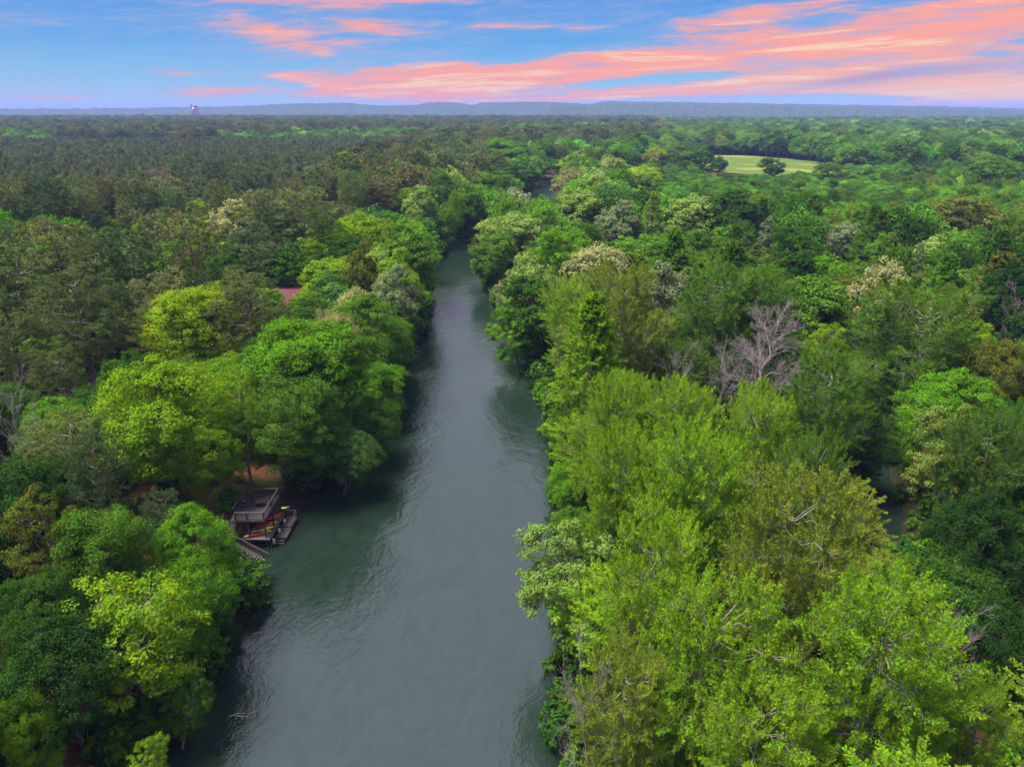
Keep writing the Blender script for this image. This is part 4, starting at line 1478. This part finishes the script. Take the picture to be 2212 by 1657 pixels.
def build_dock():
    X0, X1, Y0, Y1, ZD = -31.3, -27.4, 67.9, 73.4, 3.5
    root = empty('riverside_deck', (-29, 70, 0))
    tag(root, 'dark timber two level deck with railings and stairs on the left bank', 'deck')
    # upper floor
    fl = empty('deck_floor', (0, 0, 0)); fl.parent = root
    box('joist_frame', (X0, Y0, ZD - .32), (X1, Y1, ZD - .06), M_WOOD_D, fl)
    n = 28
    w = (X1 - X0) / n
    for i in range(n):
        box('plank', (X0 + i * w + .006, Y0 - .05, ZD - .05), (X0 + (i + 1) * w - .006, Y1 + .05, ZD - .012 + .008 * (i % 3)), M_WOOD, fl)
    # posts down to the ground or river bed
    for x in (X0 + .1, (X0 + X1) / 2, X1 - .1):
        for y in (Y0 + .1, (Y0 + Y1) / 2, Y1 - .1):
            if x == (X0 + X1) / 2 and y == (Y0 + Y1) / 2:
                continue
            if y == Y0 + .1 and x == X0 + .1:
                continue
            g = float(ground_z([x], [y])[0])
            up = 1.0
            box('post', (x - .075, y - .075, min(g, ZD - .4) - .4), (x + .075, y + .075, ZD + up - .03), M_WOOD_D, root)
    box('post', (X0 + .6, Y0 + .02, -.5), (X0 + .75, Y0 + .17, ZD + .97), M_WOOD_D, root)
    # railing: top and bottom rails plus thin balusters
    sides = [((X0 + .1, Y1 - .1), (X1 - .1, Y1 - .1)), ((X1 - .1, Y0 + .1), (X1 - .1, Y1 - .1)),
             ((X0 + .1, Y0 + .9), (X0 + .1, Y1 - .1)), ((X0 + .67, Y0 + .1), (X1 - .1, Y0 + .1))]
    for (a, b) in sides:
        beam('top_rail', (*a, ZD + 1.0), (*b, ZD + 1.0), .11, M_RAIL, root)
        beam('bottom_rail', (*a, ZD + .14), (*b, ZD + .14), .08, M_RAIL, root)
        L = math.hypot(b[0] - a[0], b[1] - a[1])
        k = int(L / .16)
        Wd = Wood()
        for i in range(1, k):
            t = i / k
            p = np.array([a[0] + (b[0] - a[0]) * t + 29, a[1] + (b[1] - a[1]) * t - 70, 0])
            Wd.tube(np.stack([p + [0, 0, ZD + .17], p + [0, 0, ZD + .96]]), [.02, .02], 4)
        v, f = Wd.get()
        o = link(bpy.data.objects.new('baluster_row', mesh_np('baluster_row', v, [f], (M_WOOD_D,))), root)
        o['kind'] = 'stuff'
    # upper stairs from the deck's front left corner to a landing
    for i in range(6):
        z = 3.3 - i * .19
        box('tread', (X0 - .55, Y0 - .1 - i * .27, z - .04), (X0 + .6, Y0 + .17 - i * .27, z), M_WOOD, root)
    for x in (X0 - .58, X0 + .62):
        beam('stringer', (x, Y0 + .1, 3.3), (x, Y0 - 1.6, 2.1), .14, M_WOOD_D, root)
        beam('handrail', (x, Y0 + .1, 4.4), (x, Y0 - 1.6, 3.15), .09, M_RAIL, root)
        box('post', (x - .05, Y0 - 1.65, 0.6), (x + .05, Y0 - 1.55, 3.17), M_WOOD_D, root)
    for i in range(8):
        box('plank', (X0 - .6 + i * .17, 64.85, 2.08), (X0 - .6 + i * .17 + .155, 66.3, 2.13), M_WOOD, root)
    box('landing_frame', (X0 - .58, 64.9, 1.86), (X0 + .74, 66.25, 2.075), M_WOOD_D, root)
    # lower stairs running down to the water
    st = empty('staircase', (0, 0, 0)); st.parent = root
    ax, bx, az, bz = X0 + .85, -27.3, 2.05, -.12
    for y in (65.0, 66.15):
        beam('stringer', (ax, y, az - .12), (bx, y, bz - .12), .2, M_WOOD_D, st)
        beam('handrail', (ax - .3, y, az + .98), (bx + .55, y, bz + .55), .1, M_RAIL, st)
        for t in (.02, .5):
            x = ax + (bx - ax) * t
            z = az + (bz - az) * t
            box('post', (x - .06, y - .06, min(z - .8, .0)), (x + .06, y + .06, z + .92), M_WOOD_D, st)
    n = 13
    for i in range(n):
        t = (i + .3) / n
        x, z = ax + (bx - ax) * t, az + (bz - az) * t
        box('tread', (x, 65.08, z - .05), (x + .24, 66.08, z), M_RAIL, st)
    # kayak platform under the deck
    lp = empty('boat_platform', (0, 0, 0)); lp.parent = root
    LX0, LX1, LY0, LY1, LZ = -30.4, -27.05, 67.8, 72.8, 1.2
    box('joist_frame', (LX0, LY0, LZ - .25), (LX1, LY1, LZ - .05), M_WOOD_D, lp)
    n = 22
    w = (LY1 - LY0) / n
    for i in range(n):
        box('plank', (LX0 - .04, LY0 + i * w + .006, LZ - .045), (LX1 + .04, LY0 + (i + 1) * w - .006, LZ - .008 + .006 * (i % 3)), M_WOOD_L, lp)
    for y in (67.95, 69.5, 71.1, 72.6):
        box('post', (LX1 - .1, y - .05, -1.2), (LX1, y + .05, LZ + .55), M_WOOD_D, lp)
    beam('edge_rail', (LX1 + .06, 67.7, LZ + .1), (LX1 + .06, 72.9, LZ + .5), .08, M_RAIL, lp)
    # floating strip beside it
    dk = empty('lower_dock', (0, 0, 0)); dk.parent = root
    for (ya, yb, z) in ((69.2, 71.3, .48), (71.45, 73.7, .56)):
        box('dock_frame', (-26.95, ya, z - .3), (-25.75, yb, z - .05), M_WOOD_D, dk)
        k = int((yb - ya) / .15)
        ww = (yb - ya) / k
        for i in range(k):
            box('plank', (-26.98, ya + i * ww + .006, z - .04), (-25.7, ya + (i + 1) * ww - .006, z - .004 + .006 * (i % 3)), M_WOOD, dk)
    for i in range(3):
        box('step', (-27.0, 68.85 - i * .32, .22 - i * .14), (-25.9, 69.1 - i * .32, .27 - i * .14), M_RAIL, dk)
    for x in (-26.9, -25.8):
        box('post', (x - .06, 73.5, -1.4), (x + .06, 73.62, 1.45), M_WOOD_D, dk)
    beam('rail', (-26.95, 73.56, 1.42), (-25.75, 73.56, 1.42), .08, M_RAIL, dk)
    beam('sloping_rail', (-25.75, 73.6, 1.4), (-26.15, 67.9, -.25), .09, M_RAIL, dk)
    # hanging fenders
    for i, (y, lab) in enumerate(((68.35, 'cream boat fender nearest the stairs on the dock edge'), (70.4, 'cream boat fender in the middle of the dock edge'),
                                  (72.4, 'cream boat fender farthest from the stairs on the dock edge'))):
        f = empty('boat_fender', (-26.88, y, .55))
        tag(f, lab, 'fender', 'fenders hanging on the dock edge')
        prof = [(.0, -.36), (.09, -.345), (.15, -.27), (.165, -.1), (.165, .12), (.15, .27), (.08, .35), (.04, .37), (.04, .42), (0, .42)]
        lathe('float', prof, M_FENDER, f)
        beam('rope', (-26.88, y, .95), (-27.0, y, 1.62), .025, M_WOOD_L, f, 5)


def kayak(name, label, a, b, width, colours, z, cockpit=True, cat='kayak', height=.32):
    """lofted hull from a to b (world xy), coloured by sections"""
    a, b = np.array(a), np.array(b)
    L = np.linalg.norm(b - a)
    root = empty(name, ((a[0] + b[0]) / 2, (a[1] + b[1]) / 2, z), math.atan2(b[1] - a[1], b[0] - a[0]))
    tag(root, label, cat)
    m, T = new_mat(name + '_plastic')
    tc = T.n('ShaderNodeTexCoord')
    sp = T.n('ShaderNodeSeparateXYZ', Vector=tc.outputs['Object'])
    nz = T.n('ShaderNodeTexNoise', Vector=tc.outputs['Object'], Scale=3.5, Detail=3.0)
    f = T.m('ADD', T.m('ADD', T.m('DIVIDE', sp.outputs[0], L), .5), T.m('MULTIPLY', T.m('SUBTRACT', nz.outputs[0], .5), .18))
    c = T.ramp(f, colours)
    p = T.n('ShaderNodeBsdfPrincipled', Base_Color=c, Roughness=.38)
    finish(T, p.outputs[0])
    n, k = 17, 12
    V, F = [], []
    for i in range(n):
        t = -1 + 2 * i / (n - 1)
        w = max(.012, (1 - abs(t) ** 2.3)) * width / 2
        sheer = .10 * t * t
        hh = height * (1 - .55 * abs(t) ** 3)
        for j in range(k):
            q = j * 2 * math.pi / k
            yy = w * math.cos(q)
            zz = math.sin(q)
            zz = (zz * hh * .42 if zz > 0 else zz * hh * .58 * (1 - .3 * abs(math.cos(q)))) + hh * .58 + sheer
            V.append((t * L / 2, yy, zz))
    for i in range(n - 1):
        for j in range(k):
            F.append((i * k + j, i * k + (j + 1) % k, (i + 1) * k + (j + 1) % k, (i + 1) * k + j))
    me = mesh_np('hull', np.array(V), [np.array(F)], (m,), smooth=True)
    link(bpy.data.objects.new('hull', me), root)
    if cockpit:
        r = []
        for i in range(20):
            q = i * 2 * math.pi / 20
            r.append((math.cos(q) * L * .16, math.sin(q) * width * .31, height * .985 + .01))
        r.append(r[0]); r.append(r[1])
        Wd = Wood()
        Wd.tube(np.array(r), [.03] * len(r), 5)
        v, f = Wd.get()
        link(bpy.data.objects.new('cockpit_rim', mesh_np('cockpit_rim', v, [f], (M_BLACK,))), root)
        disk = np.array([(math.cos(i * .3142) * L * .155, math.sin(i * .3142) * width * .30, height * .99) for i in range(20)])
        link(bpy.data.objects.new('cockpit', mesh_np('cockpit', disk, [np.arange(20)[None, :]], (M_BLACK,))), root)
    return root


def build_boats():
    red, yel, blue, org = (.46, .03, .035, 1), (.62, .56, .03, 1), (.03, .10, .40, 1), (.62, .20, .03, 1)
    z = 1.22
    kayak('kayak', 'salmon red kayak lying lowest on the boat platform', (-30.0, 67.95), (-27.35, 69.25), .62, [(0, yel), (.14, red), (.8, (.55, .08, .07, 1)), (1, yel)], z)
    kayak('kayak', 'yellow green kayak with blue tail in the middle of the platform', (-30.1, 68.65), (-27.3, 70.05), .62, [(0, blue), (.22, blue), (.3, (.42, .52, .05, 1)), (1, yel)], z)
    kayak('kayak', 'red kayak with orange tip under the deck edge', (-29.7, 69.6), (-27.15, 71.1), .62, [(0, red), (.55, (.5, .05, .02, 1)), (.8, org), (1, yel)], z)
    kayak('canoe', 'crimson upturned canoe behind the kayaks at the deck corner', (-28.9, 71.2), (-27.0, 72.9), .8, [(0, (.38, .015, .04, 1)), (1, (.42, .02, .05, 1))], z, False, 'canoe', .45)
    kayak('paddle_board', 'small yellow and teal board leaning beyond the deck corner', (-27.75, 73.95), (-26.75, 74.35), .5, [(0, yel), (.55, yel), (.62, (.02, .22, .28, 1)), (1, (.10, .35, .12, 1))], 1.35, False, 'board', .14)


def build_deck_furniture():
    g = empty('barbecue_grill', (-30.55, 70.6, 3.5))
    tag(g, 'black barbecue grill with pale handle on the upper deck', 'grill')
    lathe('kettle', [(.02, .55), (.2, .6), (.33, .75), (.36, .9), (.33, 1.02), (.18, 1.13), (.03, 1.16)], M_BLACK, g)
    for k in range(3):
        a = k * 2.09 + .4
        beam('leg', (-30.55 + .2 * math.cos(a), 70.6 + .2 * math.sin(a), 4.12), (-30.55 + .36 * math.cos(a), 70.6 + .36 * math.sin(a), 3.5), .04, M_BLACK, g, 6)
    beam('handle', (-30.75, 70.9, 4.55), (-30.72, 70.75, 4.95), .05, M_STEEL, g, 6)
    t = empty('patio_table', (-29.0, 71.1, 3.5))
    tag(t, 'dark round patio table standing on the upper deck', 'table')
    lathe('table_top', [(.0, .70), (.56, .70), (.58, .715), (.58, .735), (.56, .74), (0, .74)], M_BLACK, t, 20)
    for k in range(4):
        a = k * 1.57 + .6
        beam('leg', (-29 + .15 * math.cos(a), 71.1 + .15 * math.sin(a), 4.2), (-29 + .4 * math.cos(a), 71.1 + .4 * math.sin(a), 3.5), .04, M_BLACK, t, 6)
    for (cx, cyy, lab, s) in ((-28.1, 71.5, 'dark metal chair right of the round deck table', 1), (-29.9, 71.9, 'dark metal chair behind the round deck table', -1)):
        c = empty('patio_chair', (cx, cyy, 3.5))
        tag(c, lab, 'chair', 'chairs at the deck table')
        box('seat', (cx - .24, cyy - .24, 3.92), (cx + .24, cyy + .24, 3.96), M_BLACK, c)
        box('backrest', (cx + s * .22, cyy - .24, 4.0), (cx + s * .26, cyy + .24, 4.42), M_BLACK, c)
        for dx in (-.21, .21):
            for dy in (-.21, .21):
                beam('leg', (cx + dx, cyy + dy, 3.92), (cx + dx * 1.15, cyy + dy * 1.15, 3.5), .035, M_BLACK, c, 6)


def rock(name, label, x, y, s, seed, group=None):
    bm = bmesh.new()
    bmesh.ops.create_icosphere(bm, subdivisions=2, radius=1)
    g = np.random.default_rng(seed)
    for v in bm.verts:
        k = 1 + g.normal(0, .09) + .15 * math.sin(3 * v.co.x + seed)
        v.co = Vector((v.co.x * s * 1.2 * k, v.co.y * s * k, v.co.z * s * .6 * k))
    me = bpy.data.meshes.new(name)
    bm.to_mesh(me); bm.free()
    me.materials.append(M_STONE)
    o = link(bpy.data.objects.new(name, me))
    o.location = (x, y, float(ground_z([x], [y])[0]) + s * .2)
    tag(o, label, 'rock', group)


def gable_house(name, label, cx, cyy, gz, lx, ly, hw, hr, rz, wall_m, roof_m, ribs, windows):
    r = empty(name, (cx, cyy, gz), rz)
    tag(r, label, 'house')
    def part(nm, V, F, m, par=r):
        return link(bpy.data.objects.new(nm, mesh_np(nm, np.array(V, float), [np.array(f) for f in F], (m,))), par)
    x, y = lx / 2, ly / 2
    V = [(-x, -y, -.6), (x, -y, -.6), (x, y, -.6), (-x, y, -.6), (-x, -y, hw), (x, -y, hw), (x, y, hw), (-x, y, hw), (-x, 0, hw + hr), (x, 0, hw + hr)]
    part('wall', V, [[(0, 1, 5, 4), (2, 3, 7, 6)], [(1, 2, 6, 9, 5), (3, 0, 4, 8, 7)]], wall_m)
    o, th = .55, .12
    for s in (-1, 1):
        e = (y + o) / y
        ze = hw + hr - hr * e
        V = [(-x - o, s * (y + o), ze + .03), (x + o, s * (y + o), ze + .03), (x + o, 0, hw + hr + .03), (-x - o, 0, hw + hr + .03)]
        V += [(a, b, c + th) for a, b, c in V]
        q = part('roof', V, [[(0, 1, 2, 3), (4, 5, 6, 7), (0, 1, 5, 4), (1, 2, 6, 5), (2, 3, 7, 6), (3, 0, 4, 7)]], roof_m)
        for i in range(ribs):
            xx = -x - o + (i + .5) * (2 * x + 2 * o) / ribs
            Wd = Wood()
            Wd.tube(np.array([(xx, s * (y + o), ze + th + .05), (xx, 0, hw + hr + th + .05)]), [.03, .03], 4)
            v, f = Wd.get()
            link(bpy.data.objects.new('seam', mesh_np('seam', v, [f], (roof_m,))), q)
    Wd = Wood()
    Wd.tube(np.array([(-x - o, 0, hw + hr + th + .06), (x + o, 0, hw + hr + th + .06)]), [.1, .1], 6)
    v, f = Wd.get()
    link(bpy.data.objects.new('ridge_cap', mesh_np('ridge_cap', v, [f], (roof_m,))), r)
    for (wx, wz, ww, wh, side) in windows:
        V = [(-ww / 2, -.04, -wh / 2), (ww / 2, -.04, -wh / 2), (ww / 2, -.04, wh / 2), (-ww / 2, -.04, wh / 2)]
        if side == 'x':
            V = [(.04 + x, a, c + wz) for a, b, c in V]
            V = [(a, b + wx, c) for a, b, c in V]
        else:
            V = [(a + wx, -y - .05, c + wz) for a, b, c in V]
        w = part('window', V, [[(0, 1, 2, 3)]], M_GLOW)
        Wd = Wood()
        P4 = np.array(V + [V[0]])
        for i in range(4):
            Wd.tube(P4[i:i + 2], [.06, .06], 4)
        v, f = Wd.get()
        link(bpy.data.objects.new('frame', mesh_np('frame', v, [f], (M_FRAME,))), w)
    return r


def build_buildings():
    gable_house('cabin', 'riverside cabin with crimson ribbed metal roof among the trees', -48.5, 147.5, 4.2, 12, 9, 3.4, 2.8, 0.03, M_LOG, M_RED_ROOF, 26,
                [])
    gable_house('cabin', 'brown cabin with glowing orange windows behind the lime trees', -58, 92, 4.0, 9, 7, 3.0, 2.0, -.5, M_LOG, M_WOOD_D, 18,
                [(-2.6, 1.6, 1.3, 1.4, 'y'), (0, 1.6, 1.3, 1.4, 'y'), (2.6, 1.6, 1.3, 1.4, 'y'), (0, 1.6, 1.2, 1.2, 'x')])
    # industrial plant on the horizon
    cx, cyy = -1588.0, 3800.0
    r = empty('cement_plant', (cx, cyy, 0))
    tag(r, 'pale industrial tower block with two bright lamps on the horizon', 'factory')
    box('low_block', (cx - 31, cyy - 12, 0), (cx - 6, cyy + 12, 50), M_CONC, r)
    box('main_tower', (cx - 14, cyy - 14, 0), (cx + 6, cyy + 10, 62), M_CONC, r)
    box('right_tower', (cx + 6.2, cyy - 10, 0), (cx + 24, cyy + 12, 58), M_CONC, r)
    box('stair_tower', (cx - 15.5, cyy - 9, 62), (cx - 9.5, cyy - 2, 73), M_WOOD_D, r)
    box('head_house', (cx + 1, cyy - 8, 58.2), (cx + 14, cyy + 4, 66), M_WOOD_D, r)
    lathe('vent_stack', [(2.2, 0), (2.2, 10), (3.4, 11), (3.4, 13), (0, 13)], M_WOOD_D, r, 12, (18, 0, 58))
    for x in (-1.5, 5.0):
        lathe('lamp', [(0, -2.2), (1.6, -1.5), (2.2, 0), (1.6, 1.5), (0, 2.2)], M_FLOOD, r, 10, (x, -15.5, 55))
    for i in range(4):
        lathe('silo', [(3.6, 0), (3.6, 47), (2.0, 50), (0, 50.5)], M_CONC, r, 14, (-28 + i * 7.4, -16, 0))
    r.scale = (.8, .8, .92)
    # far farm building in a gap of the forest on the right
    b = gable_house('barn', 'tiny pale pink barn roof far away near the right horizon', 1045, 1750, 1.5, 30, 16, 4.5, 3.5, .1, M_CONC, simple_mat('pink_roof', (.26, .17, .155), .6, .1), 0, [])
    b['category'] = 'barn'


def build_driftwood():
    g = np.random.default_rng(77)
    p, _ = at(515, 1540, 0.15)
    r = empty('fallen_branch', (p.x, p.y, 0))
    tag(r, 'bare forked grey branch sticking out of the water at lower left', 'branch')
    W = Wood()
    def grow(a, d, L, rad, lev):
        e = a + d * L
        m = curve(a, e, g, 4, .04, .05)
        W.tube(m, np.linspace(rad, rad * .5, 4), 5)
        if lev < 3:
            for k in range(3):
                q = m[1 + k]
                grow(q, unit(d + g.normal(0, .45, 3) * np.array([1, 1, .4])), L * .5, rad * .5, lev + 1)
    grow(np.array([-.8, -.2, -.1]), unit(np.array([1.0, -.15, .22])), 1.7, .05, 0)
    v, f = W.get()
    link(bpy.data.objects.new('limb', mesh_np('limb', v, [f], (M_BARK_DEAD,), smooth=True)), r)


build_dock()
build_boats()
build_deck_furniture()
rock('rock', 'pale stone nearest the top of the lower stairs', -30.1, 64.4, .28, 1, 'stones beside the stairs')
rock('rock', 'flat pale stone midway along the lower stairs', -29.2, 64.3, .36, 2, 'stones beside the stairs')
rock('rock', 'pale stone near the foot of the lower stairs', -28.4, 64.4, .30, 3, 'stones beside the stairs')
build_buildings()
build_driftwood()

# ---------------------------------------------------------------- labels for the trees
ADJ = {'pale lime': 'pale lime', 'olive lime': 'olive lime', 'lime': 'lime green', 'yellow lime': 'yellow lime', 'bright green': 'fresh green', 'mid green': 'mid green', 'dark green': 'dark green', 'deep green': 'deep green',
       'olive': 'olive', 'pale green': 'pale green', 'cream': 'cream', 'silver green': 'silvery green', 'blue green': 'blue green', 'pine': 'olive', 'dark pine': 'dark',
       'brown pine': 'brownish', 'plantation': 'grey green', 'cypress lime': 'lime', 'cypress olive': 'brown olive', 'cypress green': 'dark green', 'tan': 'tan', 'dead': 'bare'}
NOUN = {B: 'leafy tree', C_: 'cypress', PN: 'pine', 'dead_tree': 'tree'}
GROUPS = {B: 'leafy trees along the river', C_: 'cypresses on the right bank', PN: 'pines behind the left bank', 'dead_tree': 'leafless trees'}
ORD = ['nearest', 'second nearest', 'third nearest', 'fourth nearest', 'fifth nearest', 'sixth nearest', 'seventh nearest', 'eighth nearest', 'ninth nearest', 'tenth nearest'] + [w + ' nearest' for w in ('eleventh', 'twelfth', 'thirteenth', 'fourteenth', 'fifteenth', 'sixteenth', 'seventeenth', 'eighteenth', 'nineteenth', 'twentieth')]


def label_trees():
    for t in heroes:
        t['pp'] = project(t['x'], t['y'], t['z'] + t['H'] * .75)
    marks = [t for t in heroes if t['key']]
    cells = {}
    for t in heroes:
        o = t['ob']
        if t['key']:
            tag(o, t['label'], 'bare tree' if t['kind'] == 'dead_tree' else ('tree' if t['kind'] == B else NOUN[t['kind']]), GROUPS[t['kind']])
            continue
        best = min(marks, key=lambda m: (m['pp'][0] - t['pp'][0]) ** 2 + (m['pp'][1] - t['pp'][1]) ** 2)
        dx, dy = t['pp'][0] - best['pp'][0], t['pp'][1] - best['pp'][1]
        rel = ('right of' if dx > 0 else 'left of') if abs(dx) > abs(dy) else ('in front of' if dy > 0 else 'behind')
        size = 'small plantation' if t['proto'] == 'plant' else ''
        k = (ADJ[t['colour']], size, NOUN[t['kind']], rel, best['short'])
        cells.setdefault(k, []).append((math.hypot(dx, dy), t))
    for k, ls in cells.items():
        ls.sort(key=lambda q: q[0])
        for i, (_, t) in enumerate(ls):
            adj, size, noun, rel, short = k
            o_ = ORD[min(i, len(ORD) - 1)] + ' ' if len(ls) > 1 else ''
            lab = '%s%s %s%s %s the %s' % (o_, adj, size + ' ' if size else '', noun, rel, short)
            tag(t['ob'], lab, 'tree' if t['kind'] == B else NOUN[t['kind']], GROUPS[t['kind']])


label_trees()


# ---------------------------------------------------------------- haze
def build_haze():
    bm = bmesh.new()
    bmesh.ops.create_cube(bm, size=1)
    me = bpy.data.meshes.new('haze')
    bm.to_mesh(me)
    bm.free()
    o = link(bpy.data.objects.new('haze', me))
    o.scale = (24000, 17000, 112)
    o.location = (0, 7000, 53)
    m = bpy.data.materials.new('haze')
    m.use_nodes = True
    T = NT(m.node_tree)
    v = T.n('ShaderNodeVolumePrincipled')
    v.inputs['Color'].default_value = (.25, .32, .74, 1)
    v.inputs['Density'].default_value = 1.15e-4
    v.inputs['Anisotropy'].default_value = 0.0
    out = T.n('ShaderNodeOutputMaterial')
    T.link(v.outputs[0], out.inputs['Volume'])
    me.materials.append(m)
    tag(o, 'thin blue haze over the distant forest and hills', 'haze', kind='stuff')


build_haze()
